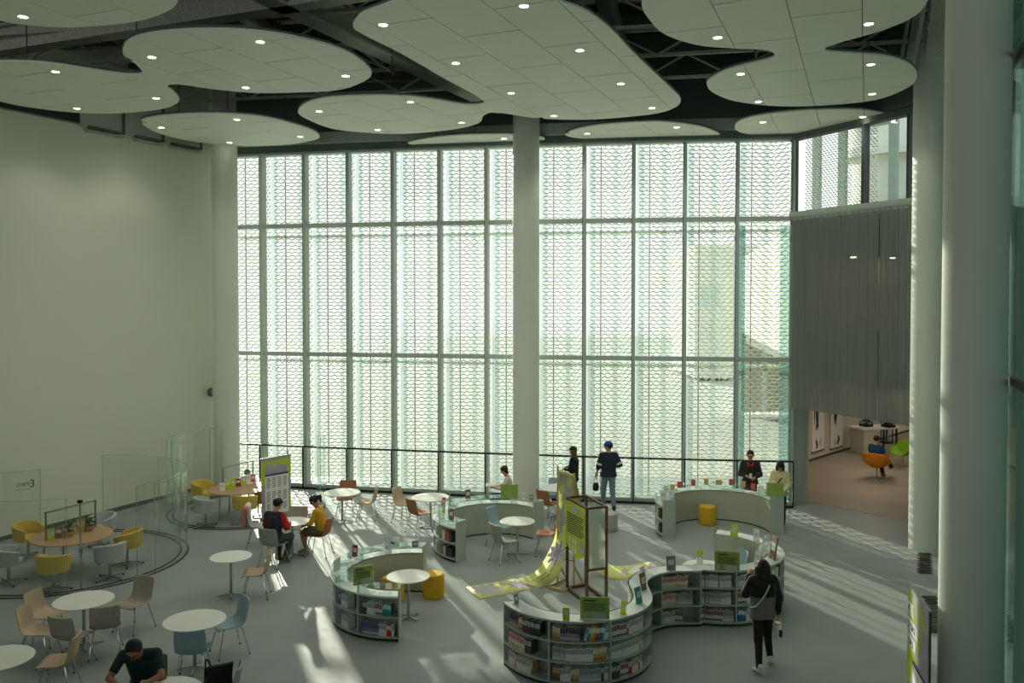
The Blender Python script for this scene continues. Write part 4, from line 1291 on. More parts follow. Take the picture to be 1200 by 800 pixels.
for tr in range(2): put_books(c3, c3.L * 0.86, z3_[tr], [('white', 8), ('dark', 4)], '', 0.2, True)
o = STUFF.build('book_rows', STUFF_M); tag(o, 'further rows of books in the turned away shelf bays', 'books', None, 'stuff')

# printed sheets under the glass tops
sheet_me = MB().box((0, 0, 0.001), (0.27, 0.19, 0.002)).box((0.0, 0.0, 0.0026), (0.21, 0.13, 0.0012), mi=1).mesh('printed_sheet', [M['paper'], M['paper_print']])
for pth, ztop, fr, nm in ((c1, top1, (0.06, 0.97), 'front left'), (c2, top2, (0.03, 0.97), 'rear middle'), (c3, top3, (0.03, 0.97), 'rear right')):
    n = 13
    for k in range(n):
        f = fr[0] + (fr[1] - fr[0]) * (k + 0.5) / n
        p, d, nn = pth.at(pth.L * f, 0.14 + 0.02 * math.sin(k * 2.1))
        lab = '%s printed sheet under the glass top of the %s shelf, from its far end' % (ORD[k], nm)
        o = link('printed_sheet', sheet_me); o.location = (p.x, p.y, ztop + 0.001)
        o.rotation_euler = (0, 0, math.atan2(d.y, d.x) + 0.2 * math.sin(k * 3.7))
        tag(o, lab, 'paper', 'printed sheets in the %s shelf' % nm)

# ------------------------------------------------------------------ signs, cards and display books on the shelves
def look_rz(p): return math.atan2(p.y, p.x) - PI / 2     # local -y turned to the camera
def lime_sign(px, py, z, w, h, label, turn=0.0, plain=False):
    p = G(px, py, z)
    t = thing('sign_holder', label, 'sign', (p.x, p.y, z), look_rz(p) + turn)
    q = Matrix.Rotation(R(-6), 3, 'X')
    up = lambda v: q @ Vector(v)
    MB().box(up((0, 0, h / 2 + 0.008)), (w, 0.006, h), rot=q).build('board', M['lime'], t)
    MB().box(up((0, -0.006, h / 2 + 0.008)), (w + 0.012, 0.004, h + 0.012), rot=q).build('acrylic_cover', M['acrylic'], t)
    MB().box((0, 0.02, 0.004), (w + 0.012, 0.12, 0.008)).build('foot', M['acrylic'], t)
    if not plain:
        m = MB()
        m.box(up((-w * 0.18, -0.0098, h * 0.86)), (w * 0.4, 0.001, h * 0.06), rot=q)
        for k in range(5):
            m.box(up((-w * 0.02 + 0.01 * (k % 2), -0.0098, h * (0.72 - 0.075 * k))), (w * (0.8 - 0.07 * (k % 3)), 0.001, h * 0.028), rot=q)
        m.build('printed_text', M['ink'], t)['kind'] = 'stuff'
        MB().box(up((w * 0.16, -0.0102, h * 0.2)), (w * 0.5, 0.001, h * 0.26), rot=q).build('printed_note', M['print_grey'], t)
        m = MB().tube([up((-w * 0.36, -0.0095, h * 0.18)), up((-w * 0.36, -0.0105, h * 0.18))], w * 0.08, 12)
        m.build('printed_dot', M['print_grey'], t)
    return t
def card(px, py, z, w, h, mt, label, turn=0.0, thick=0.004, lean=-10, cat='card', name='display_card', printed=True):
    p = G(px, py, z)
    t = thing(name, label, cat, (p.x, p.y, z), look_rz(p) + turn)
    q = Matrix.Rotation(R(lean), 3, 'X')
    MB().box(q @ Vector((0, 0, h / 2)) + Vector((0, 0, 0.003)), (w, thick, h), rot=q).build('face', M[mt], t)
    if printed:
        MB().box(q @ Vector((0, -thick / 2 - 0.0007, h * 0.55)) + Vector((0, 0, 0.003)), (w * 0.66, 0.001, h * 0.36), rot=q).build('print', M['paper_print'], t)
    MB().box((0, 0.03, 0.004), (w * 0.8, 0.07, 0.008)).build('foot', M['acrylic'], t)
    MB().box((0, 0.045, h * 0.3), (w * 0.5, 0.004, h * 0.6), rot=Matrix.Rotation(R(16), 3, 'X')).build('strut', M['acrylic'], t)
    return t
lime_sign(697, 725.5, WH, 0.41, 0.30, 'large lime printed sign at the front of the wavy bookshelf')
lime_sign(852, 669, WH, 0.40, 0.31, 'lime printed sign at the back half of the wavy bookshelf')
lime_sign(426, 685, 0.86, 0.33, 0.29, 'lime printed sign on the front left glass topped shelf', 0.25)
lime_sign(597, 584.5, 0.85, 0.39, 0.32, 'plain lime sign on the rear middle shelf beside the column', 0, True)
lime_sign(908, 582, 0.87, 0.38, 0.31, 'plain lime sign on the rear right shelf before the woman in cream', 0, True)
card(663.5, 727, WH, 0.1, 0.17, 'lime', 'small lime card left of the large lime sign', 0.1)
card(730, 720, WH, 0.085, 0.19, 'lime', 'small lime card right of the large lime sign', -0.5)
card(606, 708, WH, 0.11, 0.15, 'greycard', 'grey folded card at the left end of the wavy bookshelf', 1.0)
card(749.5, 707, WH, 0.13, 0.24, 'teal', 'teal picture book standing on the wavy bookshelf', 0.95, 0.02, -12, 'book', 'display_book')
card(755, 691, WH, 0.14, 0.26, 'browncard', 'brown picture book behind the teal one on the wavy bookshelf', 1.1, 0.02, -12, 'book', 'display_book')
card(755, 680, WH, 0.13, 0.22, 'paper', 'pale picture book behind the brown one on the wavy bookshelf', 1.1, 0.02, -12, 'book', 'display_book')
card(786.5, 668, WH, 0.15, 0.23, 'greycard', 'grey picture book on the middle bend of the wavy bookshelf', 0.2, 0.02, -12, 'book', 'display_book')
card(860, 629, WH, 0.14, 0.23, 'lime', 'lime picture book at the far end of the wavy bookshelf', -0.3, 0.02, -12, 'book', 'display_book')
card(886, 634, WH, 0.11, 0.22, 'paper', 'white card in a clear stand near the far end of the wavy bookshelf', -0.3)
card(905, 655, WH, 0.2, 0.4, 'browncard', 'tall brown edged picture book at the right bend of the wavy bookshelf', -1.15, 0.025, -8, 'book', 'display_book')
card(887, 661, WH, 0.11, 0.22, 'paper', 'white and blue picture book behind the walking woman', -0.6, 0.02, -12, 'book', 'display_book')
# plastic bag on the wavy shelf
p = G(898, 648, WH)
pb = thing('plastic_bag', 'crumpled clear plastic bag on the right bend of the wavy bookshelf', 'bag', p)
rnd = random.Random(5)
prof = [(0.05, 0.0), (0.12, 0.02), (0.13, 0.08), (0.1, 0.15), (0.05, 0.21), (0.07, 0.27)]
m = MB().lathe(prof, 18)
m.v = [(x * rnd.uniform(0.75, 1.2), y * rnd.uniform(0.75, 1.2), z * rnd.uniform(0.9, 1.06)) for x, y, z in m.v]
m.build('body', M['acrylic_frost'], pb)
MB().tube([(-0.05, 0, 0.24), (-0.03, 0, 0.33), (0.03, 0, 0.33), (0.05, 0, 0.24)], 0.008, 5).build('handle', M['acrylic_frost'], pb)
# planter with a card on the table inside the wavy shelf
p = G(820, 660, 0.73)
pl = thing('table_planter', 'small white box with a lime card on the table inside the wavy bookshelf', 'box', p)
MB().box((0, 0, 0.05), (0.1, 0.08, 0.1)).build('box', M['paper'], pl)
MB().box((0.01, 0.02, 0.17), (0.11, 0.004, 0.1)).build('card', M['lime'], pl)
MB().tube([(0.01, 0.023, 0.08), (0.01, 0.023, 0.15)], 0.004, 5).build('pick', M['paper'], pl)
for dx_ in (-0.03, 0.035): MB().lathe([(0.004, 0), (0.014, 0.01), (0.004, 0.024)], 8, (dx_, -0.01, 0.1)).build('berry', M['maroon'], pl)

card(415.5, 652, 0.86, 0.1, 0.2, 'maroon', 'maroon card on the front left glass topped shelf', -0.4)
card(486.5, 641.5, 0.86, 0.11, 0.12, 'greycard', 'small grey framed card at the far end of the front left shelf', 0.1)
card(448.5, 691, 0.86, 0.085, 0.17, 'tancard', 'tan card beside the end panel of the front left shelf', 0.1)
p = G(459.5, 643.5, 0.86)
st = thing('acrylic_stand', 'clear acrylic stand with a black print on the front left shelf', 'sign', p, look_rz(p))
MB().box((0, 0, 0.12), (0.27, 0.005, 0.22)).build('sheet', M['acrylic_frost'], st)
MB().box((0, 0.02, 0.005), (0.27, 0.09, 0.01)).build('foot', M['acrylic'], st)
MB().box((0.01, -0.004, 0.12), (0.08, 0.001, 0.03), rot=Matrix.Rotation(0.3, 3, 'Y')).build('print', M['ink'], st)
p = G(395, 668, 0.86)
st = thing('acrylic_stand', 'clear empty acrylic stand at the outer bend of the front left shelf', 'sign', p, 1.3)
MB().box((0, 0, 0.1), (0.24, 0.005, 0.2)).build('sheet', M['acrylic_frost'], st)
MB().box((0, 0.02, 0.005), (0.24, 0.08, 0.01)).build('foot', M['acrylic'], st)
card(548.5, 584, 0.85, 0.13, 0.2, 'browncard', 'brown card standing at the back of the rear middle shelf', 0.2)
card(529, 609, 0.85, 0.11, 0.22, 'browncard', 'brown picture book near the left end of the rear middle shelf', 0.4, 0.02, -12, 'book', 'display_book')
card(519.5, 593, 0.85, 0.1, 0.19, 'redcard', 'red card on the rear middle shelf beside the table', -0.6)
card(519.5, 601, 0.85, 0.07, 0.2, 'lime', 'yellow green card on the rear middle shelf near the brown book', -0.7)
card(613.5, 585, 0.85, 0.09, 0.15, 'paper', 'small white frame on the rear middle shelf before the column', 0.0)
card(622.5, 586, 0.85, 0.1, 0.12, 'greycard', 'small grey card at the right end of the rear middle shelf', -0.5)
p = G(527, 589, 0.85)
bt = thing('bottle', 'small clear bottle on the rear middle shelf', 'bottle', p)
MB().lathe([(0.03, 0), (0.033, 0.02), (0.033, 0.12), (0.013, 0.16), (0.013, 0.19)], 14).build('glass', M['acrylic_frost'], bt, True)
MB().lathe([(0.016, 0.19), (0.016, 0.215)], 12).build('cap', M['bluefab'], bt)
XC = [(796.5, 571.5, 'redcard', 'first red card from the left on the rear right shelf'), (812.5, 569, 'redcard', 'second red card from the left on the rear right shelf'), (827.5, 568, 'tancard', 'first tan card on the rear right shelf'),
      (842.5, 568, 'tancard', 'wide tan card in the middle of the rear right shelf'), (857, 568.5, 'redcard', 'tall red card on the rear right shelf beside the man in black'), (871, 571, 'tancard', 'tan card in front of the man in black'),
      (882.5, 573.5, 'redcard', 'pale red card between the man in black and the lime sign'), (892, 576, 'paper', 'white card next to the plain lime sign on the rear right shelf'), (788, 575, 'tancard', 'small tan card near the left end of the rear right shelf')]
for k, (px, py, mt_, lab) in enumerate(XC):
    card(px, py, 0.87, 0.15 if k == 3 else 0.11, 0.12 if k == 3 else 0.15, mt_, lab, 0.0, 0.004, -8, printed=False)
card(778, 586, 0.87, 0.16, 0.22, 'paper', 'white picture book at the left end of the rear right shelf', 0.5, 0.02, -12, 'book', 'display_book')
card(781, 579, 0.87, 0.15, 0.2, 'paper', 'white leaflet stand behind the left end book of the rear right shelf', 0.6)
card(787, 583, 0.87, 0.12, 0.18, 'paper', 'white folded leaflet at the inner edge of the rear right shelf', 0.2)

# ------------------------------------------------------------------ tall paper banner over a wooden stand
es = thing('banner_stand', 'pale wooden two post stand carrying the long paper banner', 'stand')
pA, pB = G(653.5, 683), G(672.5, 688)
topA, topB = Vector((pA.x, pA.y, 2.27)), Vector((pB.x, pB.y, 2.17))
for p, tp in ((pA, topA), (pB, topB)):
    MB().beam(Vector((p.x, p.y, 0)), tp, 0.035, 0.035).build('post', M['pale_wood'], es)
MB().beam(topA - Vector((0, 0, 0.12)), topB - Vector((0, 0, 0.06)), 0.03, 0.03).build('top_bar', M['pale_wood'], es)
dv = (pB - pA).normalized(); dn = Vector((-dv.y, dv.x, 0))
MB().beam(pA - dv * 0.02 + Vector((0, 0, 0.5)), pB + dv * 0.02 + Vector((0, 0, 0.5)), 0.03, 0.03).build('crossbar', M['pale_wood'], es)
for p in (pA, pB):
    MB().beam(p - dn * 0.35 + Vector((0, 0, 0.02)), p + dn * 0.3 + Vector((0, 0, 0.02)), 0.04, 0.04).build('foot', M['pale_wood'], es)
    MB().beam(p + dn * 0.28 + Vector((0, 0, 0.03)), p + Vector((0, 0, 0.42)), 0.03, 0.03).build('brace', M['pale_wood'], es)
MB().beam(pA - dn * 0.33 + Vector((0, 0, 0.02)), pB - dn * 0.33 + Vector((0, 0, 0.02)), 0.04, 0.04).build('foot_bar', M['pale_wood'], es)

bn = thing('paper_banner', 'long lime and lilac printed paper banner draped over the wooden stand onto the floor', 'banner')
# centre line edges as pairs (outer edge, inner edge)
def edge_pairs(prs):
    E0 = catmull([p[0] for p in prs], 6, False); E1 = catmull([p[1] for p in prs], 6, False)
    return E0, E1
top0, top1 = topA - Vector((0, 0, 0.08)), topB - Vector((0, 0, 0.03))
L_pairs = [(top0 + Vector((0.02, 0.02, 0)), top1 + Vector((0.02, 0.02, 0))),
           (at_depth(654, 590, 16.42), at_depth(669, 600, 16.0)),
           (at_depth(651, 625, 16.4), at_depth(665, 632, 15.95)),
           (at_depth(641, 650, 16.4), at_depth(661, 655, 15.85)),
           (at_depth(629, 668, 16.4), at_depth(653, 676, 15.75)),
           (G(612, 676.5, 0.02), G(636, 687, 0.02)),
           (G(590, 680, 0.006), G(612, 692, 0.006)),
           (G(546, 687.5, 0.006), G(561, 702, 0.006))]
Rr = [(top0 + Vector((0.02, 0.02, 0)), top1 + Vector((0.02, 0.02, 0))),
      (Vector((1.28, 16.75, 1.2)), Vector((1.42, 16.35, 1.15))),
      (Vector((1.5, 16.95, 0.5)), Vector((1.6, 16.5, 0.45))),
      (G(712, 660, 0.08), G(706, 672, 0.08)), (G(726, 663, 0.006), G(722, 678, 0.006)),
      (G(745, 661, 0.006), G(748, 676, 0.006)), (G(768, 657, 0.006), G(778, 664, 0.006))]
def strip(E, name, mt, u0=0.0, u1=1.0, v0=0.0, v1=1.0, off=0.0, both=True):
    E0, E1 = E
    N = len(E0) - 1
    i0, i1 = int(round(v0 * N)), int(round(v1 * N))
    vs, fs = [], []
    for i in range(i0, i1 + 1):
        for u in (u0, (u0 + u1) / 2, u1):
            p = E0[i].lerp(E1[i], u)
            a = E0[max(i - 1, 0)]; b = E0[min(i + 1, N)]
            n = (b - a).cross(E1[i] - E0[i]).normalized()
            if n.z < 0 and abs(n.z) > 0.3 or (abs(n.z) <= 0.3 and n.y > 0): n = -n
            vs.append(p + n * off)
    for i in range(i1 - i0):
        for k in range(2): fs.append((i * 3 + k, i * 3 + k + 1, i * 3 + k + 4, i * 3 + k + 3))
    o = MB().add(vs, fs).build(name, mt, bn, True)
    md = o.modifiers.new('thickness', 'SOLIDIFY'); md.thickness = 0.0015
    return o
EL_, ER_ = edge_pairs(L_pairs), edge_pairs(Rr)
strip(EL_, 'sheet', M['lime_pale']); strip(ER_, 'sheet', M['lime_pale'])
def blob(E, name, mt, uc, vc, ru, rv, spikes, off=0.004):
    """flat printed shape following the sheet"""
    E0, E1 = E; N = len(E0) - 1
    def pt(u, v):
        v = max(0.0, min(0.999, v)) * N; i = int(v); f = v - i
        a = E0[i].lerp(E0[i + 1], f); b = E1[i].lerp(E1[i + 1], f)
        n = (E0[i + 1] - E0[i]).cross(b - a).normalized()
        if n.z < 0 and abs(n.z) > 0.3 or (abs(n.z) <= 0.3 and n.y > 0): n = -n
        return a.lerp(b, u) + n * off
    vs = [pt(uc, vc)]
    K = 40
    for k in range(K):
        a = 2 * PI * k / K
        r = 1.0 + (0.28 * math.cos(a * spikes) if spikes else 0)
        vs.append(pt(min(0.98, max(0.02, uc + ru * r * math.cos(a))), vc + rv * r * math.sin(a)))
    MB().add(vs, [(0, 1 + k, 1 + (k + 1) % K) for k in range(K)]).build(name, mt, bn)
blob(EL_, 'printed_shape', M['print_grey'], 0.5, 0.06, 0.5, 0.06, 0)
blob(EL_, 'printed_shape', M['print_grey'], 0.35, 0.2, 0.3, 0.06, 5)
blob(EL_, 'printed_shape', M['lilac'], 0.5, 0.40, 0.42, 0.075, 9)
blob(EL_, 'printed_shape', M['lilac'], 0.5, 0.82, 0.36, 0.045, 9)
blob(EL_, 'printed_shape', M['print_grey'], 0.45, 0.94, 0.45, 0.04, 8)
blob(EL_, 'printed_shape', M['print_grey'], 0.25, 0.88, 0.1, 0.012, 0)
blob(ER_, 'printed_shape', M['paper'], 0.5, 0.84, 0.35, 0.06, 0)
blob(ER_, 'printed_shape', M['lilac'], 0.5, 0.95, 0.45, 0.035, 0)
blob(ER_, 'printed_shape', M['print_grey'], 0.5, 0.73, 0.3, 0.03, 6)
m_i = 0
for col_ in (0.42, 0.6):
    for k in range(22):
        v = 0.34 + 0.0165 * k
        if k % 7 == 6: continue
        blob(EL_, 'printed_text', M['ink'], col_ + 0.02 * math.sin(k), v, 0.03, 0.0055, 0, 0.007)

# ------------------------------------------------------------------ brown display frame
df = thing('display_stand', 'tall brown wooden display frame with a lime text sheet and a clear side', 'display stand')
fl_, fr_ = G(665, 691), G(690, 711)
fh = 1.73
fL = Vector((1.04, 15.95, 0)); fF = Vector((1.335, 15.12, 0)); fR = Vector((1.70, 15.28, 0)); fB = fL + (fR - fF)
def bar(a, b, w=0.04): MB().beam(a, b, w, w).build('bar', M['brown_frame'], df)
H_ = Vector((0, 0, fh)); Zb = Vector((0, 0, 0.03))
for p in (fL, fF, fR, fB): MB().box((p.x, p.y, fh / 2), (0.045, 0.045, fh), 0.3).build('post', M['brown_frame'], df)
for a, b in ((fL, fF), (fF, fR), (fR, fB), (fB, fL)):
    bar(a + H_, b + H_); bar(a + Zb, b + Zb)
Zm = Vector((0, 0, 0.62))
bar(fF + Zm, fR + Zm); bar(fR + Zm, fB + Zm)
MB().beam((fF + fR) / 2 + Vector((0, 0, 0.65)), (fF + fR) / 2 + Vector((0, 0, 1.70)), 0.006, (fF - fR).length - 0.05)
e_ = (fR - fF).normalized()
q = MB(); c = (fF + fR) / 2
q.box((c.x, c.y, 1.17), ((fF - fR).length - 0.05, 0.006, 1.06), math.atan2(e_.y, e_.x)); q.build('clear_panel', M['acrylic_frost'], df)
q = MB(); c = (fR + fB) / 2; e2 = (fB - fR).normalized()
q.box((c.x, c.y, 1.17), ((fB - fR).length - 0.05, 0.006, 1.06), math.atan2(e2.y, e2.x)); q.build('clear_panel', M['acrylic'], df)
e3 = (fF - fL); l3 = e3.length; e3.normalize(); ang3 = math.atan2(e3.y, e3.x)
nout = Vector((e3.y, -e3.x, 0));
if nout.x > 0: nout = -nout
def on_sheet(s_, z, o_=0.03): return fL + e3 * (s_ * l3) + nout * o_ + Vector((0, 0, z))
m = MB(); m.add([on_sheet(0, 1.70), on_sheet(1, 1.72), on_sheet(1, 0.86), on_sheet(0.6, 0.72), on_sheet(0.25, 0.8), on_sheet(0, 0.9)], [(0, 1, 2, 3, 4, 5)])
sh = m.build('text_sheet', M['lime'], df); sm = sh.modifiers.new('thickness', 'SOLIDIFY'); sm.thickness = 0.002; sm.offset = 0
m = MB()
for k in range(9):
    z = 1.5 - 0.043 * k
    m.add([on_sheet(0.08, z, 0.036), on_sheet(0.92 - 0.1 * (k % 3 == 2), z + 0.012, 0.036), on_sheet(0.92 - 0.1 * (k % 3 == 2), z - 0.008, 0.036), on_sheet(0.08, z - 0.02, 0.036)], [(0, 1, 2, 3)])
m.build('printed_text', M['ink'], df)['kind'] = 'stuff'
m = MB()
for k, s_ in enumerate((0.2, 0.36, 0.5)):
    for z in (1.02, 0.88): m.add([on_sheet(s_, z + 0.05, 0.036), on_sheet(s_ + 0.05, z + 0.05, 0.036), on_sheet(s_ + 0.05, z - 0.06, 0.036), on_sheet(s_, z - 0.06, 0.036)], [(0, 1, 2, 3)])
m.build('printed_text', M['paper'], df)['kind'] = 'stuff'
m = MB(); K = 16
m.add([on_sheet(0.55 + 0.3 * math.cos(2 * PI * k / K), 1.61 + 0.05 * math.sin(2 * PI * k / K), 0.036) for k in range(K)], [tuple(range(K))])
m.build('printed_title', M['print_grey'], df)
m = MB(); K = 18
m.add([on_sheet(0.84 + 0.14 * (1 + 0.3 * math.cos(4 * k)) * math.cos(2 * PI * k / K) * 0.8, 0.98 + 0.11 * math.sin(2 * PI * k / K), 0.036) for k in range(K)], [tuple(range(K))])
m.build('printed_shape', M['lilac'], df)
for mt_, px, py, lab in (('orange', 697, 651, 'orange paper box hanging inside the brown display frame'), ('leaf', 665.5, 641, 'small green paper ball at the edge of the brown display frame')):
    p = at_depth(px, py, 15.5 if mt_ == 'orange' else 15.9)
    pi = thing('hanging_ornament', lab, 'ornament', p)
    if mt_ == 'orange':
        MB().box((0, 0, 0), (0.1, 0.09, 0.1), 0.4).build('body', M[mt_], pi)
        MB().box((0, 0, 0.055), (0.105, 0.095, 0.02), 0.4).build('lid', M[mt_], pi)
    else: MB().lathe([(0.01, -0.06), (0.05, -0.03), (0.055, 0.01), (0.03, 0.05), (0.008, 0.06)], 14).build('body', M[mt_], pi, True)
    MB().tube([(0, 0, 0.05), (0, 0, fh - p.z)], 0.003, 5).build('string', M['paper'], pi)

# ------------------------------------------------------------------ roll-up banner by the rear pod
bL, bR = G(306, 538.5, 1.52), G(340.5, 533, 1.52)
rb = thing('rollup_banner', 'upright roll-up banner with lime edges and a white timetable in front of the rear pod', 'banner')
def on_b(s_, z, o_=0.0):
    n = Vector(((bR - bL).y, -(bR - bL).x, 0)).normalized()
    if n.y > 0: n = -n
    p = bL.lerp(bR, s_)
    return Vector((p.x, p.y, z)) + n * o_
def b_rect(s0, s1, z0, z1, o_, name, mt):
    MB().add([on_b(s0, z0, o_), on_b(s1, z0, o_), on_b(s1, z1, o_), on_b(s0, z1, o_)], [(0, 1, 2, 3)]).build(name, mt, rb)
o = MB().beam(on_b(0, 0.78), on_b(1, 0.78), 0.003, 1.48).build('sheet', M['print_grey'], rb)
b_rect(0, 1, 0.06, 1.48, 0.004, 'printed_ground', M['lilac'])
b_rect(0, 0.13, 0.85, 1.46, 0.006, 'printed_band', M['lime']); b_rect(0.87, 1, 0.95, 1.46, 0.006, 'printed_band', M['lime'])
b_rect(0.13, 0.87, 1.33, 1.46, 0.006, 'printed_band', M['lime']); b_rect(0.87, 1, 0.06, 0.55, 0.006, 'printed_band', M['lime'])
b_rect(0.0, 0.12, 0.3, 0.6, 0.006, 'printed_band', M['lilac'])
b_rect(0.12, 0.92, 0.12, 1.08, 0.008, 'printed_table', M['paper']); b_rect(0.12, 0.92, 1.08, 1.13, 0.008, 'printed_bar', M['violet'])
m = MB(); K = 24
m.add([on_b(0.36 + 0.26 * (1 + 0.15 * math.cos(6 * 2 * PI * k / K)) * math.cos(2 * PI * k / K), 1.3 + 0.1 * math.sin(2 * PI * k / K), 0.009) for k in range(K)], [tuple(range(K))])
m.build('printed_title', M['print_grey'], rb)
m = MB()
for c_ in range(4):
    for r_ in range(22):
        if r_ in (7, 8, 16): continue
        z = 1.03 - 0.038 * r_; s0 = 0.17 + 0.185 * c_
        m.add([on_b(s0, z, 0.01), on_b(s0 + 0.13 - 0.02 * (r_ % 3 == 0), z, 0.01), on_b(s0 + 0.13 - 0.02 * (r_ % 3 == 0), z - 0.014, 0.01), on_b(s0, z - 0.014, 0.01)], [(0, 1, 2, 3)])
m.build('printed_text', M['ink'], rb)['kind'] = 'stuff'
MB().beam(on_b(-0.02, 1.53), on_b(1.02, 1.53), 0.03, 0.03).build('top_rail', M['steel'], rb)
MB().beam(on_b(-0.02, 0.04), on_b(1.02, 0.04), 0.1, 0.08).build('base', M['steel'], rb)
MB().tube([on_b(0.93, 0.04, -0.04), on_b(0.93, 1.63, -0.02)], 0.01, 6).build('pole', M['black'], rb)

# upright lime sign by the front column
q0, q1 = G(1065, 681, 1.6), G(1090, 717, 1.6)
us = thing('standing_sign', 'upright lime and white printed board beside the front column', 'sign')
v_ = (q1 - q0); ln_ = v_.length; an_ = math.atan2(v_.y, v_.x)
nu = Vector((v_.y, -v_.x, 0)).normalized()
if nu.x > 0: nu = -nu
def on_u(s_, z, o_=0.0):
    p = q0.lerp(q1, s_); return Vector((p.x, p.y, z)) + nu * o_
MB().beam(on_u(0, 0.82), on_u(1, 0.82), 0.02, 1.56).build('board', M['print_grey'], us)
MB().beam(on_u(-0.01, 1.6), on_u(1.01, 1.6), 0.035, 0.03).build('top_rail', M['steel'], us)
MB().beam(on_u(0, 0.03), on_u(1, 0.03), 0.3, 0.06).build('base', M['steel'], us)
MB().beam(on_u(1.005, 0.04), on_u(1.005, 1.6), 0.03, 0.02).build('edge', M['mullion_dark'], us)
def u_poly(pts, o_, name, mt): MB().add([on_u(s_, z, o_) for s_, z in pts], [tuple(range(len(pts)))]).build(name, mt, us)
u_poly([(0.0, 1.5), (0.12, 1.52), (0.3, 1.4), (0.42, 1.2), (0.25, 1.15), (0.1, 1.3), (0, 1.32)], 0.012, 'printed_shape', M['lime'])
u_poly([(0.45, 1.5), (0.7, 1.45), (0.85, 1.25), (0.7, 1.2), (0.55, 1.3)], 0.012, 'printed_shape', M['lime'])
u_poly([(0.0, 0.75), (0.3, 0.8), (0.6, 0.55), (0.7, 0.3), (0.4, 0.25), (0.2, 0.5), (0, 0.1)], 0.012, 'printed_shape', M['lime'])
u_poly([(0.45, 1.1), (0.65, 1.12), (0.66, 0.9), (0.48, 0.88)], 0.012, 'printed_shape', M['lime'])
u_poly([(0.72, 1.2), (0.97, 1.3), (0.97, 0.7), (0.75, 0.65)], 0.012, 'printed_shape', M['lilac'])
for (s0, s1, z0, z1) in ((0.02, 0.3, 1.2, 1.38), (0.05, 0.52, 0.98, 1.15), (0.05, 0.42, 0.78, 0.93)):
    u_poly([(s0, z0), (s1, z0), (s1, z1), (s0, z1)], 0.014, 'printed_note', M['paper'])
for txt, s_, z, sz in (('4', 0.06, 1.23, 0.16), ('2 CN.2', 0.07, 1.02, 0.13), ('CN.2', 0.07, 0.8, 0.13)):
    text_mesh(txt, sz, M['ink'], us, on_u(s_, z, 0.017), (PI / 2, 0, an_))
u_poly([(0.3, 0.62), (0.95, 0.62), (0.95, 0.08), (0.3, 0.08)], 0.016, 'printed_table', M['paper'])
u_poly([(0.3, 0.66), (0.95, 0.66), (0.95, 0.61), (0.3, 0.61)], 0.018, 'printed_bar', M['violet'])

# ------------------------------------------------------------------ gallery furniture
def swan_chair(px, py, face, mt, label):
    q = G(px, py)
    t = thing('swivel_lounge_chair', label, 'chair', (q.x, q.y, 0), R(face - 90))
    prof = [(0.30, 0.40), (0.2, 0.41), (0.05, 0.385), (-0.1, 0.38), (-0.2, 0.43), (-0.25, 0.57), (-0.29, 0.72), (-0.33, 0.84)]
    wid = [0.26, 0.34, 0.38, 0.39, 0.39, 0.41, 0.41, 0.28]
    lift = [(0, 0.02), (0, 0.13), (0.02, 0.24), (0.06, 0.26), (0.12, 0.16), (0.17, 0.06), (0.14, 0.02), (0.06, -0.03)]
    NU = 12; vs = []
    for (y, z), w, (ly, lz) in zip(prof, wid, lift):
        for k in range(NU + 1):
            u = -1 + 2 * k / NU
            vs.append((w * u, y + ly * abs(u) ** 2.5, z + lz * abs(u) ** 2.5))
    n = NU + 1
    fs = [(i * n + k, i * n + k + 1, (i + 1) * n + k + 1, (i + 1) * n + k) for i in range(len(prof) - 1) for k in range(NU)]
    o = MB().add(vs, fs).build('shell', M[mt], t, True)
    md = o.modifiers.new('thickness', 'SOLIDIFY'); md.thickness = 0.045; md.offset = -1
    ms = o.modifiers.new('round', 'SUBSURF'); ms.levels = 1; ms.render_levels = 1
    MB().lathe([(0.022, 0.04), (0.022, 0.36)], 10).build('pole', M['steel'], t, True)
    for k in range(4): MB().beam((0, 0, 0.04), (0.3 * math.cos(k * PI / 2 + 0.5), 0.3 * math.sin(k * PI / 2 + 0.5), 0.015), 0.04, 0.02).build('foot', M['steel'], t)
    return t
swan_chair(1027.5, 561, 50, 'orange', 'orange swivel lounge chair in the gallery with a reader in it')
swan_chair(1058, 546, 200, 'green', 'green swivel lounge chair at the edge of the rear column')
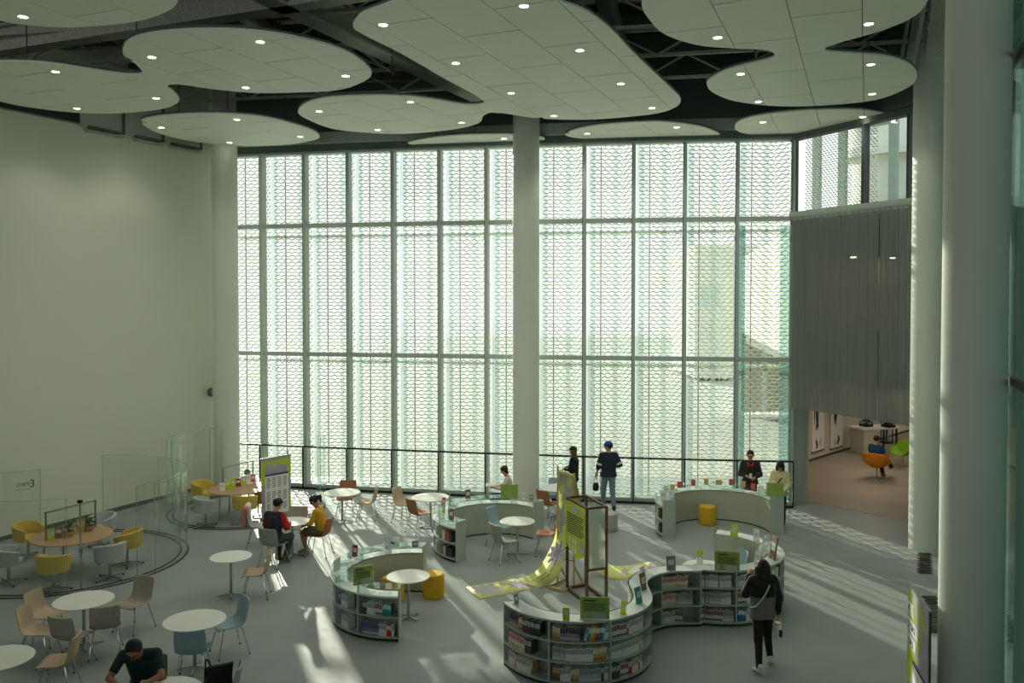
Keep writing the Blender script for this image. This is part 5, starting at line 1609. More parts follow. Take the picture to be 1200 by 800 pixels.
# artworks
def artwork(px0, px1, y_top, y_bot, seed, label):
    t = thing('ink_painting', label, 'painting')
    def wall_pt(px, z):
        d = ray(px, 400); d = Vector((d.x, d.y)); a = Vector((g1.x, g1.y)); e = Vector((gd.x, gd.y))
        den = d.x * e.y - d.y * e.x
        k = (a.x * e.y - a.y * e.x) / den
        return Vector((d.x * k, d.y * k, z))
    nrm = Vector((gd.y, -gd.x, 0))
    a, b = wall_pt(px0, 0) + nrm * 0.1, wall_pt(px1, 0) + nrm * 0.1
    za = CAMZ - (y_bot - YHOR) / FPX * a.y
    z1 = 3.1
    MB().beam(a.lerp(b, 0.0) + Vector((0, 0, (za + z1) / 2)), b + Vector((0, 0, (za + z1) / 2)), 0.02, z1 - za).build('scroll', M['paper'], t)
    MB().beam(a + Vector((0, 0, za)), b + Vector((0, 0, za)), 0.05, 0.05).build('roller', M['browncard'], t)
    rnd = random.Random(seed)
    m = MB()
    n2_ = nrm * 0.014
    for k in range(9):
        s0 = rnd.uniform(0.2, 0.6); w = rnd.uniform(0.06, 0.22); zt = rnd.uniform(0.45, 0.98); zl = rnd.uniform(0.25, 0.45) if k % 3 else rnd.uniform(0.02, 0.06)
        if k % 3 == 0: zt = rnd.uniform(0.1, 0.2); s0 = rnd.uniform(0.05, 0.75)
        pts = []
        for j in range(9):
            f = j / 8; z = za + (z1 - za) * (zl + (zt - zl) * f)
            c_ = s0 + 0.05 * math.sin(f * 5 + k); ww = w * (0.25 + 0.75 * math.sin(PI * min(1, f + 0.1))) * rnd.uniform(0.7, 1.0)
            pts.append((c_ - ww / 2, c_ + ww / 2, z))
        vs = []
        for (l_, r_, z) in pts:
            for s_ in (l_, r_):
                p = a.lerp(b, min(0.97, max(0.03, s_))) + n2_; vs.append((p.x, p.y, z))
        m.add(vs, [(2 * j, 2 * j + 1, 2 * j + 3, 2 * j + 2) for j in range(8)])
    m.build('ink_strokes', M['ink'], t)
artwork(949, 963, 480, 531, 1, 'tall ink painting nearest the gallery opening')
artwork(971, 985, 480, 527, 4, 'tall ink painting further along the gallery wall')
# display table with lanterns
dp_ = G(1021, 529)
dt = thing('display_table', 'pale display counter in the gallery carrying dark lanterns', 'table', (dp_.x, dp_.y, 0), 0.3)
MB().box((-0.35, 0, 0.42), (0.5, 0.7, 0.84)).build('cabinet', M['gallery_wall'], dt)
MB().box((0.1, 0, 0.87), (1.6, 0.8, 0.06)).build('top', M['white_top'], dt)
for x_, y_ in ((0.8, -0.32), (0.8, 0.32)): MB().box((x_, y_, 0.42), (0.05, 0.05, 0.84)).build('leg', M['black'], dt)
def lantern(p, h, label):
    t = thing('lantern', label, 'lantern', p, 0.3)
    for x_ in (-0.14, 0.14):
        for y_ in (-0.14, 0.14): MB().box((x_, y_, h / 2), (0.03, 0.03, h)).build('post', M['black'], t)
    MB().box((0, 0, 0.03), (0.34, 0.34, 0.06)).build('base', M['black'], t)
    MB().lathe([(0.24, h), (0.2, h + 0.02), (0.05, h + 0.14), (0.03, h + 0.19)], 4).build('roof', M['black'], t)
    MB().box((0, 0, h / 2), (0.2, 0.2, h * 0.8)).build('glass_box', M['acrylic'], t)
lantern(dp_ + Vector((-0.15, 0.1, 0.9)), 0.16, 'dark lantern with a pointed roof on the gallery counter')
lantern(G(1039, 519), 0.92, 'tall dark lantern standing on the gallery floor beside the counter')
lantern(dp_ + Vector((0.55, -0.1, 0.9)), 0.1, 'small low dark lantern on the gallery counter')

# ------------------------------------------------------------------ people: one continuous surface from tapered limbs
def surfnet(f, org, h):
    s = f < 0
    nx, ny, nz = f.shape
    C = {}
    for i in (0, 1):
        for j in (0, 1):
            for k in (0, 1): C[i, j, k] = f[i:nx - 1 + i, j:ny - 1 + j, k:nz - 1 + k]
    P = np.zeros((nx - 1, ny - 1, nz - 1, 3), np.float32); cnt = np.zeros((nx - 1, ny - 1, nz - 1), np.float32)
    for c in C:
        for ax in range(3):
            if c[ax]: continue
            d = list(c); d[ax] = 1; d = tuple(d)
            a, b = C[c], C[d]
            m = (a < 0) != (b < 0)
            t = np.where(m, a / np.where(m, a - b, 1), 0)
            for k in range(3): P[..., k] += np.where(m, c[k] + (t if k == ax else 0), 0)
            cnt += m
    act = cnt > 0
    idx = -np.ones(act.shape, np.int64); idx[act] = np.arange(act.sum())
    ii = np.argwhere(act)
    V = (ii + P[act] / cnt[act][:, None]) * h + np.array(org)
    F = []
    for ax in range(3):
        o1, o2 = [(1, 2), (2, 0), (0, 1)][ax]
        lo = [slice(1, -1)] * 3; lo[ax] = slice(0, -1)
        hi = [slice(1, -1)] * 3; hi[ax] = slice(1, None)
        a, b = s[tuple(lo)], s[tuple(hi)]
        for flip, mk in ((False, a & ~b), (True, ~a & b)):
            e = np.argwhere(mk)
            if not len(e): continue
            e = e + np.array([1 if x != ax else 0 for x in range(3)])
            d1 = np.zeros(3, int); d1[o1] = 1; d2 = np.zeros(3, int); d2[o2] = 1
            q = [e - d1 - d2, e - d2, e, e - d1]
            if flip: q = q[::-1]
            F.append(np.stack([idx[x[:, 0], x[:, 1], x[:, 2]] for x in q], 1))
    return V, np.concatenate(F) if F else np.zeros((0, 4), int)

def blend(prims, k=0.022, h=0.017, cuts=()):
    lo = np.min([[min(a[i], b[i]) - max(ra, rb) for i in range(3)] for a, b, ra, rb in prims], 0) - 3 * h
    hi = np.max([[max(a[i], b[i]) + max(ra, rb) for i in range(3)] for a, b, ra, rb in prims], 0) + 3 * h
    n = np.ceil((hi - lo) / h).astype(int) + 1
    ax = [(lo[i] + np.arange(n[i]) * h).astype(np.float32) for i in range(3)]
    X, Y, Z = np.meshgrid(*ax, indexing='ij')
    D = None
    for a, b, ra, rb in prims:
        a = np.array(a); b = np.array(b); e = b - a; L = max(1e-9, float(e @ e))
        t = np.clip(((X - a[0]) * e[0] + (Y - a[1]) * e[1] + (Z - a[2]) * e[2]) / L, 0, 1)
        d = np.sqrt((X - a[0] - e[0] * t) ** 2 + (Y - a[1] - e[1] * t) ** 2 + (Z - a[2] - e[2] * t) ** 2) - (ra + (rb - ra) * t)
        if D is None: D = d
        else:
            hh = np.clip(0.5 + 0.5 * (D - d) / k, 0, 1)
            D = D + (d - D) * hh - k * hh * (1 - hh)
    for (p, nn) in cuts:
        D = np.maximum(D, (X - p[0]) * nn[0] + (Y - p[1]) * nn[1] + (Z - p[2]) * nn[2])
    return surfnet(D, lo, h)

def np_mesh(name, V, F, mt, extra=None):
    me = bpy.data.meshes.new(name)
    vs = V.tolist(); fs = F.tolist()
    if extra is not None:
        o = len(vs); vs += extra.v; fs += [tuple(i + o for i in f) for f in extra.f]
    me.from_pydata(vs, [], fs)
    me.materials.append(mt)
    for p in me.polygons: p.use_smooth = True
    return me

SK = mat('skin', (196, 146, 116), 0.6, var=0.05); SK2 = mat('skin_tan', (166, 114, 84), 0.6, var=0.05)
HAIR = mat('hair_black', (26, 22, 20), 0.55, var=0.2, scale=40); HAIRB = mat('hair_brown', (92, 58, 36), 0.55, var=0.2, scale=40)
pm = {}
def cm(rgb, rough=0.85):
    if rgb not in pm: pm[rgb] = mat('cloth_%d_%d_%d' % rgb, rgb, rough, var=0.08, scale=25, bump=0.15, bscale=120)
    return pm[rgb]
V3 = Vector
def stand_pose():
    return dict(pel=V3((0, 0, 0.93)), sL=V3((-0.175, 0, 1.40)), sR=V3((0.175, 0, 1.40)), head=V3((0, 0.03, 1.61)),
        eL=V3((-0.235, -0.02, 1.12)), eR=V3((0.235, -0.02, 1.12)), wL=V3((-0.24, 0.05, 0.88)), wR=V3((0.24, 0.05, 0.88)),
        hL=V3((-0.085, 0, 0.90)), hR=V3((0.085, 0, 0.90)), kL=V3((-0.09, 0.02, 0.49)), kR=V3((0.09, 0.02, 0.49)),
        aL=V3((-0.09, -0.02, 0.085)), aR=V3((0.09, -0.02, 0.085)), tL=V3((-0.10, 0.12, 0.035)), tR=V3((0.10, 0.12, 0.035)), look=V3((0, 1, 0)))
def sit_pose(lean=0.05):
    return dict(pel=V3((0, -0.08, 0.56)), sL=V3((-0.175, -0.08 + lean, 1.02)), sR=V3((0.175, -0.08 + lean, 1.02)), head=V3((0, -0.02 + lean * 1.4, 1.23)),
        eL=V3((-0.23, 0.02 + lean, 0.78)), eR=V3((0.23, 0.02 + lean, 0.78)), wL=V3((-0.12, 0.22 + lean, 0.74)), wR=V3((0.12, 0.22 + lean, 0.74)),
        hL=V3((-0.085, -0.06, 0.54)), hR=V3((0.085, -0.06, 0.54)), kL=V3((-0.10, 0.36, 0.53)), kR=V3((0.10, 0.36, 0.53)),
        aL=V3((-0.10, 0.34, 0.085)), aR=V3((0.10, 0.34, 0.085)), tL=V3((-0.10, 0.48, 0.035)), tR=V3((0.10, 0.48, 0.035)), look=V3((0, 1, -0.2)))

def person(label, loc, face, J, height, top, bottom, shoes, hair=('short', None), cap=None, sleeve='long', legs='long', skin=None, jacket=False, sitting=False, extra=None, sole=None, hem=0.0):
    sc = height / 1.72
    J = {k: (v * sc if k != 'look' else v) for k, v in J.items()}
    skin = skin or SK
    hx = (J['sR'] - J['sL']).normalized()
    ms = (J['sL'] + J['sR']) / 2
    look = J['look'].normalized()
    hu = V3((0, 0, 1)); hr = look.cross(hu)
    if hr.length < 0.2: hr = hx.copy()
    hr.normalize(); hu = hr.cross(look).normalized(); hf = look
    H = J['head']
    s = sc
    ch = ms.lerp(J['pel'], 0.2); pl = J['pel']
    hipx = (J['hR'] - J['hL']).normalized()
    B = {}
    B['torso_a'] = (ch - hx * 0.075 * s, pl - hipx * 0.06 * s, 0.098 * s, 0.09 * s); B['torso_b'] = (ch + hx * 0.075 * s, pl + hipx * 0.06 * s, 0.098 * s, 0.09 * s)
    B['shoulder'] = (J['sL'] + hx * 0.02, J['sR'] - hx * 0.02, 0.058 * s, 0.058 * s)
    B['pelvis'] = (J['hL'], J['hR'], 0.098 * s, 0.098 * s)
    for sd in 'LR':
        B['ua' + sd] = (J['s' + sd], J['e' + sd], 0.05 * s, 0.041 * s)
        B['fa' + sd] = (J['e' + sd], J['w' + sd], 0.04 * s, 0.027 * s)
        B['th' + sd] = (J['h' + sd], J['k' + sd], 0.083 * s, 0.056 * s)
        B['ca' + sd] = (J['k' + sd], J['a' + sd], 0.055 * s, 0.036 * s)
        B['ft' + sd] = (J['a' + sd] + (J['a' + sd] - J['t' + sd]) * 0.25 * V3((1, 1, 0)).length / 1.414 - V3((0, 0, 0.03 * s)), J['t' + sd], 0.042 * s, 0.03 * s)
    neck = (ms, H - hu * 0.06 * s, 0.056 * s, 0.05 * s)
    prims = [b for k, b in B.items() if not k.startswith('ft')]
    prims += [(B['ftL'][0], B['ftL'][1], 0.034 * s, 0.024 * s), (B['ftR'][0], B['ftR'][1], 0.034 * s, 0.024 * s), neck]
    prims += [(H + hu * 0.022 * s - hf * 0.018 * s, H + hu * 0.024 * s + hf * 0.01 * s, 0.088 * s, 0.084 * s), (H - hu * 0.04 * s + hf * 0.02 * s, H - hu * 0.075 * s + hf * 0.045 * s, 0.062 * s, 0.04 * s),
              (H + hf * 0.082 * s, H + hf * 0.104 * s - hu * 0.03 * s, 0.01 * s, 0.015 * s), (H + hr * 0.088 * s, H + hr * 0.09 * s - hu * 0.03 * s, 0.018 * s, 0.014 * s), (H - hr * 0.088 * s, H - hr * 0.09 * s - hu * 0.03 * s, 0.018 * s, 0.014 * s)]
    hands = MB()
    for sd in 'LR':
        d = (J['w' + sd] - J['e' + sd]).normalized()
        w = J['w' + sd]
        side = d.cross(V3((0, 0, 1)))
        if side.length < 0.3: side = V3((0, 1, 0))
        side.normalize(); pn = d.cross(side).normalized()
        prims.append((w - side * 0.012 * s, w + d * 0.075 * s - side * 0.018 * s, 0.024 * s, 0.02 * s)); prims.append((w + side * 0.012 * s, w + d * 0.075 * s + side * 0.018 * s, 0.024 * s, 0.02 * s))
        if pn.z > 0: pn = -pn
        for k, (o_, ln) in enumerate(((-0.029, 0.058), (-0.01, 0.07), (0.01, 0.074), (0.029, 0.066))):
            b0 = w + d * 0.07 * s + side * o_ * s
            b1 = b0 + (d * 0.85 + pn * 0.3).normalized() * ln * 0.5 * s
            b2 = b1 + (d * 0.35 + pn * 0.9).normalized() * ln * 0.5 * s
            hands.tube([b0, b1, b2], [0.0095 * s, 0.009 * s, 0.0075 * s], 6)
        inn = -side if sd == 'R' else side
        b0 = w + d * 0.025 * s + inn * 0.025 * s
        hands.tube([b0, b0 + (d * 0.6 + inn * 0.7) * 0.035 * s, b0 + (d * 1.1 + inn * 0.8 + pn * 0.4) * 0.05 * s], [0.011 * s, 0.0105 * s, 0.008 * s], 6)
    V, F = blend([(tuple(a), tuple(b), ra, rb) for a, b, ra, rb in prims])
    body = link('person', np_mesh('person', V, F, skin, hands))
    body.location = loc; body.rotation_euler = (0, 0, R(face - 90))
    tag(body, label, 'person')
    def garment(name, mt, spec, cuts=(), k=0.025):
        pr = [(tuple(a), tuple(b), ra, rb) for a, b, ra, rb in spec]
        V, F = blend(pr, k, 0.017, cuts)
        link(name, np_mesh(name, V, F, mt), body)
    def inf(key, e, f=1.0, e2=None):
        a, b, ra, rb = B[key]
        b2 = a.lerp(b, f); rb2 = ra + (rb - ra) * f
        return (a, b2, ra + e, rb2 + (e if e2 is None else e2))
    e = 0.03 if jacket else 0.016
    tp = [inf('torso_a', e), inf('torso_b', e), inf('shoulder', e * 0.8), inf('uaL', e * 0.8, 1.0 if sleeve != 'short' else 0.65), inf('uaR', e * 0.8, 1.0 if sleeve != 'short' else 0.65)]
    tp.append((B['pelvis'][0] - V3((0, 0, hem)), B['pelvis'][1] - V3((0, 0, hem)), B['pelvis'][2] + e, B['pelvis'][3] + e))
    if sleeve == 'long': tp += [inf('faL', e * 0.75, 0.93), inf('faR', e * 0.75, 0.93)]
    if sleeve == 'half': tp += [inf('faL', e * 0.75, 0.3), inf('faR', e * 0.75, 0.3)]
    cu = [(tuple(pl - V3((0, 0, 0.07 * s + hem))), (0, 0, -1))] if not sitting else [(tuple(pl + V3((0, 0, 0.0))), (0, 0.2, -1))] if False else []
    if not sitting: garment('jacket' if jacket else 'top', top[0], tp, cu)
    else: garment('jacket' if jacket else 'top', top[0], tp[:5] + tp[6:] + [(pl - hipx * 0.05 * s + V3((0, 0, 0.02)), pl + hipx * 0.05 * s + V3((0, 0, 0.02)), 0.1 * s + e, 0.1 * s + e)])
    if len(top) > 1 and top[1] is not None:          # second tone: sleeves or lower half
        kind, m2 = top[1]
        if kind == 'sleeves': garment('sleeves', m2, [inf('uaL', e * 0.8 + 0.006), inf('uaR', e * 0.8 + 0.006), inf('faL', e * 0.75 + 0.004, 0.95), inf('faR', e * 0.75 + 0.004, 0.95)])
        if kind == 'yoke':
            garment('yoke', m2, [inf('torso_a', e + 0.007), inf('torso_b', e + 0.007), inf('shoulder', e + 0.006)], [(tuple(ms - V3((0, 0, 0.24 * s))), (0, 0, -1))])
            garment('sleeves', m2, [inf('uaL', e * 0.8 + 0.005), inf('uaR', e * 0.8 + 0.005), inf('faL', e * 0.75 + 0.004, 0.95), inf('faR', e * 0.75 + 0.004, 0.95)])
        if kind == 'cuffband':
            for sd in 'LR':
                a, b, ra, rb = B['ua' + sd]
                d_ = (b - a).normalized()
                garment('sleeve_band', m2, [(a.lerp(b, 0.72), a.lerp(b, 0.92), 0.05 * s + e, 0.05 * s + e)], [(tuple(a.lerp(b, 0.94)), tuple(d_)), (tuple(a.lerp(b, 0.74)), tuple(-d_))])
    lf = {'long': 0.96, 'short': 0.0}[legs]
    bt = [(B['pelvis'][0], B['pelvis'][1], B['pelvis'][2] + 0.01, B['pelvis'][3] + 0.01)]
    for sd in 'LR':
        if legs == 'long': bt += [inf('th' + sd, 0.012), (B['ca' + sd][0], B['ca' + sd][0].lerp(B['ca' + sd][1], lf), 0.066 * s, 0.058 * s if not sole else 0.05 * s)]
        else: bt += [inf('th' + sd, 0.018, 0.75, 0.03)]
    garment('trousers' if legs == 'long' else 'shorts', bottom, bt)
    for sd in 'LR':
        a, b, ra, rb = B['ft' + sd]
        garment('shoe', shoes, [(a, b, 0.046 * s, 0.036 * s), (a + V3((0, 0, 0.03)), a + V3((0, 0, 0.05)), 0.042 * s, 0.042 * s)], [((0, 0, 0.002), (0, 0, -1))])
    # hair
    hm_ = hair[1] or HAIR
    hp = [(H + hu * 0.03 * s - hf * 0.024 * s, H + hu * 0.03 * s - hf * 0.005 * s, 0.1 * s, 0.096 * s)]
    hc = [(tuple(H + hf * 0.05 * s + hu * 0.045 * s), tuple(hf * 0.85 - hu * 0.53))]
    bk = -hf
    if hair[0] == 'long':
        for q in (-0.06, -0.02, 0.02, 0.06): hp.append((H - hf * 0.05 * s + hr * q * s, H - hf * 0.075 * s + hr * q * 1.3 * s - V3((0, 0, 0.3 * s)), 0.055 * s, 0.035 * s))
        hp += [(H + hr * 0.085 * s, H + hr * 0.095 * s - V3((0, 0, 0.16 * s)), 0.035 * s, 0.025 * s), (H - hr * 0.085 * s, H - hr * 0.095 * s - V3((0, 0, 0.16 * s)), 0.035 * s, 0.025 * s)]
        hc = [(tuple(H + hf * 0.055 * s + hu * 0.045 * s), tuple(hf * 0.97 - hu * 0.25))]
    if hair[0] == 'ponytail':
        hp += [(H - hf * 0.1 * s + hu * 0.04 * s, H - hf * 0.17 * s + hu * 0.0 * s, 0.04 * s, 0.045 * s), (H - hf * 0.17 * s, H - hf * 0.2 * s - V3((0, 0, 0.14 * s)), 0.045 * s, 0.02 * s), (H + hr * 0.07 * s + hf * 0.05 * s, H + hr * 0.075 * s + hf * 0.055 * s - hu * 0.1 * s, 0.02 * s, 0.012 * s), (H - hr * 0.07 * s + hf * 0.05 * s, H - hr * 0.075 * s + hf * 0.055 * s - hu * 0.1 * s, 0.02 * s, 0.012 * s)]
        hc = [(tuple(H + hf * 0.075 * s + hu * 0.05 * s), tuple(hf * 0.97 - hu * 0.25))]
    if hair[0] == 'bob':
        hp += [(H - hf * 0.03 * s + hr * 0.06 * s, H - hf * 0.03 * s + hr * 0.065 * s - hu * 0.1 * s, 0.055 * s, 0.045 * s), (H - hf * 0.03 * s - hr * 0.06 * s, H - hf * 0.03 * s - hr * 0.065 * s - hu * 0.1 * s, 0.055 * s, 0.045 * s)]
    V, F = blend([(tuple(a), tuple(b), ra, rb) for a, b, ra, rb in hp], 0.02, 0.011, hc)
    link('hair', np_mesh('hair', V, F, hm_), body)
    for q in (-1, 1):
        p = H + hf * 0.084 * s + hr * q * 0.032 * s + hu * 0.004 * s
        o = MB().lathe([(0.002, -0.009 * s), (0.009 * s, -0.004 * s), (0.009 * s, 0.004 * s), (0.002, 0.009 * s)], 8).build('eye', M['ink'], body, True); o.location = p
    p = H + hf * 0.083 * s - hu * 0.063 * s
    o = MB().beam(-hr * 0.022 * s, hr * 0.022 * s, 0.008, 0.006).build('mouth', M['maroon'], body); o.location = p
    if cap:
        cp = [(H + hu * 0.038 * s - hf * 0.02 * s, H + hu * 0.04 * s, 0.108 * s, 0.104 * s)]
        V, F = blend([(tuple(a), tuple(b), ra, rb) for a, b, ra, rb in cp], 0.02, 0.011, [(tuple(H + hu * 0.04 * s), tuple(-hu))])
        c_ = link('cap', np_mesh('cap', V, F, cap), body)
        m_ = MB(); K = 12; ring = []
        for zz_ in (0.0, 0.008):
            ring.append(H + hu * (0.045 + zz_) * s + hf * 0.03 * s)
            for k in range(K + 1):
                a = R(-75 + 150 * k / K)
                ring.append(H + hu * (0.045 + zz_ - 0.02 * math.cos(a)) * s + (hf * math.cos(a) * 0.185 + hr * math.sin(a) * 0.1) * s)
        n_ = K + 2
        fs = [(0, k, k + 1) for k in range(1, K + 1)] + [(n_, n_ + k + 1, n_ + k) for k in range(1, K + 1)] + [(k, n_ + k, n_ + k + 1, k + 1) for k in range(1, K + 1)]
        m_.add(ring, fs); link('brim', m_.mesh('brim', cap), c_)
    if extra: extra(body, J, s, dict(hx=hx, ms=ms, pl=pl, H=H, hf=hf, hr=hr, hu=hu))
    return body, J

def wpt(body, v):
    c, s_ = math.cos(body.rotation_euler.z), math.sin(body.rotation_euler.z)
    return V3((body.location.x + v.x * c - v.y * s_, body.location.y + v.x * s_ + v.y * c, body.location.z + v.z))

BLACKC, CHAR, NAVY, DENIM = cm((30, 29, 31)), cm((112, 106, 106)), cm((36, 42, 58)), cm((112, 136, 146))
# woman walking in front of the wavy shelf, seen from behind
J = stand_pose()
J.update(eL=V3((-0.24, 0.1, 1.17)), wL=V3((-0.14, 0.2, 1.42)), eR=V3((0.25, -0.03, 1.13)), wR=V3((0.255, 0.0, 0.88)),
    kL=V3((-0.09, -0.06, 0.48)), aL=V3((-0.15, -0.24, 0.10)), tL=V3((-0.18, -0.10, 0.035)), kR=V3((0.13, 0.1, 0.5)), aR=V3((0.19, 0.12, 0.085)), tR=V3((0.25, 0.25, 0.035)), look=V3((-0.15, 1, -0.15)))
def strap(body, J, s, f):
    pts = [J['sR'] + V3((-0.02, 0.0, 0.075)) * s, f['ms'].lerp(f['pl'], 0.3) + V3((0.0, -0.165, 0.02)) * s, f['ms'].lerp(f['pl'], 0.75) + V3((-0.15, -0.12, 0)) * s, f['pl'] + V3((-0.2, 0.02, 0.04)) * s]
    pts = catmull(pts, 6, False)
    MB().tube(pts, 0.014, 6).build('bag_strap', cm((150, 186, 166)), body, True)
    MB().tube([J['sR'] + V3((-0.02, 0.0, 0.075)) * s, f['ms'] + V3((0.0, 0.14, -0.1)) * s, f['pl'] + V3((-0.18, 0.1, 0.05)) * s], 0.012, 6).build('bag_strap', cm((150, 186, 166)), body, True)
q = G(893, 782)
bw, JW = person('woman in a black and grey jacket walking past the wavy bookshelf, back turned', (q.x, q.y, 0), 97, J, 1.60, (CHAR, ('yoke', BLACKC)), BLACKC, cm((214, 212, 206)), ('long', None), jacket=True, extra=strap, sole=True, hem=0.05)
p = wpt(bw, JW['wR'] + V3((0, 0, -0.1)))
tb = thing('tumbler', 'white tumbler in a carry sleeve held by the walking woman', 'bottle', (p.x, p.y, p.z - 0.30))
MB().lathe([(0.045, 0.0), (0.052, 0.02), (0.055, 0.2), (0.05, 0.22)], 18).build('cup', M['paper'], tb, True)
MB().lathe([(0.053, 0.22), (0.053, 0.245)], 18).build('lid', M['pale_wood'], tb, True)
MB().box((0.03, -0.05, 0.1), (0.05, 0.02, 0.1)).build('label', M['ink'], tb)
MB().tube([(-0.05, 0, 0.2), (-0.045, 0, 0.3), (0, 0, 0.335), (0.045, 0, 0.3), (0.05, 0, 0.2)], 0.006, 5).build('handle', M['paper'], tb)

# man in a blue cap by the glass
J = stand_pose()
J.update(eL=V3((-0.25, 0.0, 1.14)), wL=V3((-0.29, 0.08, 0.92)), eR=V3((0.29, -0.02, 1.16)), wR=V3((0.2, 0.16, 1.05)), kL=V3((-0.11, 0.1, 0.5)), aL=V3((-0.08, 0.26, 0.12)), tL=V3((-0.08, 0.4, 0.07)), kR=V3((0.1, 0.0, 0.48)), aR=V3((0.12, -0.1, 0.085)), tR=V3((0.14, 0.04, 0.035)), look=V3((-0.9, 0.5, -0.25)))
q = G(713, 598)
bm_, JM = person('man in a blue cap, navy sweater and jeans walking towards the glass', (q.x, q.y, 0), 95, J, 1.76, (NAVY, ('cuffband', cm((214, 212, 204)))), DENIM, cm((40, 36, 36)), ('short', None), cap=cm((44, 68, 128)), sleeve='half', jacket=True)
p = wpt(bm_, JM['wL'] + V3((0, 0, -0.06)))
hb = thing('pouch_bag', 'dark pouch hanging from the hand of the man in the blue cap', 'bag', (p.x - 0.02, p.y, p.z - 0.38))
MB().lathe([(0.05, 0), (0.075, 0.03), (0.08, 0.12), (0.07, 0.19), (0.04, 0.21)], 16).build('body', BLACKC, hb, True)
MB().tube([(-0.05, 0, 0.19), (-0.03, 0, 0.32), (0, 0, 0.37), (0.03, 0, 0.32), (0.05, 0, 0.19)], 0.009, 5).build('handle', M['paper'], hb)

# woman in a black cap near the glass
J = stand_pose(); J.update(eL=V3((-0.2, 0.08, 1.12)), wL=V3((-0.08, 0.24, 1.1)), eR=V3((0.22, 0.05, 1.12)), wR=V3((0.1, 0.24, 1.1)), look=V3((0, 1, -0.1)))
q = at_depth(672.5, 560, 22.2)
person('woman in a black cap and black coat with long brown hair near the glass', (q.x, 22.2, 0), 165, J, 1.58, (BLACKC,), BLACKC, BLACKC, ('long', HAIRB), cap=BLACKC, jacket=True, hem=0.1)

# man in black jacket with red collar behind the rear right shelf
J = stand_pose(); J.update(eL=V3((-0.25, 0.04, 1.12)), wL=V3((-0.1, 0.24, 1.08)), eR=V3((0.25, 0.04, 1.12)), wR=V3((0.13, 0.24, 1.12)), look=V3((0.1, 1, -0.4)))
def collar(body, J, s, f):
    for q_ in (-1, 1):
        MB().tube([f['ms'] + V3((0.1 * q_, 0.0, 0.055)) * s, f['ms'] + V3((0.055 * q_, 0.105, 0.0)) * s, f['ms'] + V3((0.03 * q_, 0.13, -0.06)) * s], 0.022, 7).build('collar', cm((196, 54, 46)), body, True)
    glasses(body, J, s, f)
def glasses(body, J, s, f):
    g = MB()
    for q_ in (-1, 1):
        c = f['H'] + f['hf'] * 0.1 * s + f['hr'] * q_ * 0.034 * s + f['hu'] * 0.004 * s
        g.tube([c + (f['hr'] * math.cos(k * PI / 6) * 0.024 + f['hu'] * math.sin(k * PI / 6) * 0.019) * s for k in range(13)], 0.003, 5)
        g.tube([c + f['hr'] * q_ * 0.024 * s, f['H'] + f['hr'] * q_ * 0.095 * s], 0.003, 5)
    g.tube([f['H'] + f['hf'] * 0.103 * s - f['hr'] * 0.012 * s + f['hu'] * 0.004 * s, f['H'] + f['hf'] * 0.103 * s + f['hr'] * 0.012 * s + f['hu'] * 0.004 * s], 0.003, 5)
    g.build('glasses', M['black'], body)
q = at_depth(879, 545, 21.25)
bk_, JK = person('man in glasses and a black jacket with a red collar behind the rear right shelf', (q.x, 21.25, 0), -100, J, 1.66, (cm((44, 42, 42)),), cm((40, 38, 40)), BLACKC, ('short', None), jacket=True, extra=collar)
p = wpt(bk_, JK['wL'].lerp(JK['wR'], 0.5) + V3((0, 0.06, 0.0)))
o = MB().lathe([(0.03, 0), (0.034, 0.1), (0.036, 0.11)], 14).build('paper_cup', M['paper'], None, True, (p.x, p.y, p.z - 0.03)); tag(o, 'small white cup held by the man in the black jacket', 'cup')

# woman in cream jacket
J = stand_pose(); J.update(eL=V3((-0.24, 0.04, 1.12)), wL=V3((-0.14, 0.22, 1.0)), eR=V3((0.24, 0.05, 1.14)), wR=V3((0.1, 0.22, 1.18)), look=V3((-0.1, 1, -0.28)))
def cross(body, J, s, f):
    MB().tube([J['sL'] + V3((0.02, 0.02, 0.07)) * s, f['ms'].lerp(f['pl'], 0.35) + V3((0.0, 0.17, 0)) * s, f['pl'] + V3((0.18, 0.08, 0.05)) * s], 0.014, 6).build('bag_strap', BLACKC, body, True)
q = G(914, 620)
person('woman in a cream jacket and black cap at the end of the rear right shelf', (6.46, 20.45, 0), -115, J, 1.53, (cm((206, 196, 160)),), cm((40, 56, 76)), BLACKC, ('long', None), cap=BLACKC, jacket=True, extra=cross, hem=0.03)

# seated woman reading by the middle column
q = at_depth(593.5, 565, 21.3)
J = sit_pose(0.06); J.update(wL=V3((-0.08, 0.32, 0.78)), wR=V3((0.08, 0.32, 0.78)), look=V3((0, 1, -0.6)))
br_, JR = person('woman in a beige top reading beside the middle column', (q.x, 21.3, 0), 178, J, 1.62, (cm((196, 190, 168)),), cm((44, 42, 50)), BLACKC, ('bob', None), sitting=True)
p = wpt(br_, JR['wL'].lerp(JR['wR'], 0.5) + V3((0, 0.1, 0.02)))
ob = thing('open_book', 'open book in the hands of the woman beside the column', 'book', p, PI / 2)
for q_ in (-1, 1):
    MB().box((0.09 * q_, 0, 0.02), (0.18, 0.24, 0.012), rot=Matrix.Rotation(R(14 * q_) * -1, 3, 'Y')).build('page_half', M['paper'], ob)
    MB().box((0.09 * q_, 0, 0.008), (0.185, 0.25, 0.006), rot=Matrix.Rotation(R(14 * q_) * -1, 3, 'Y')).build('cover_half', M['tancard'], ob)
st_ = thing('stool', 'low round stool under the woman beside the column', 'stool', (q.x + 0.09, 21.3, 0))
MB().lathe([(0.19, 0.0), (0.2, 0.03), (0.2, 0.42), (0.17, 0.455)], 24).build('body', M['pouf_grey'], st_, True)
MB().lathe([(0.203, 0.4), (0.203, 0.406)], 24).build('seam', M['pouf_grey'], st_)

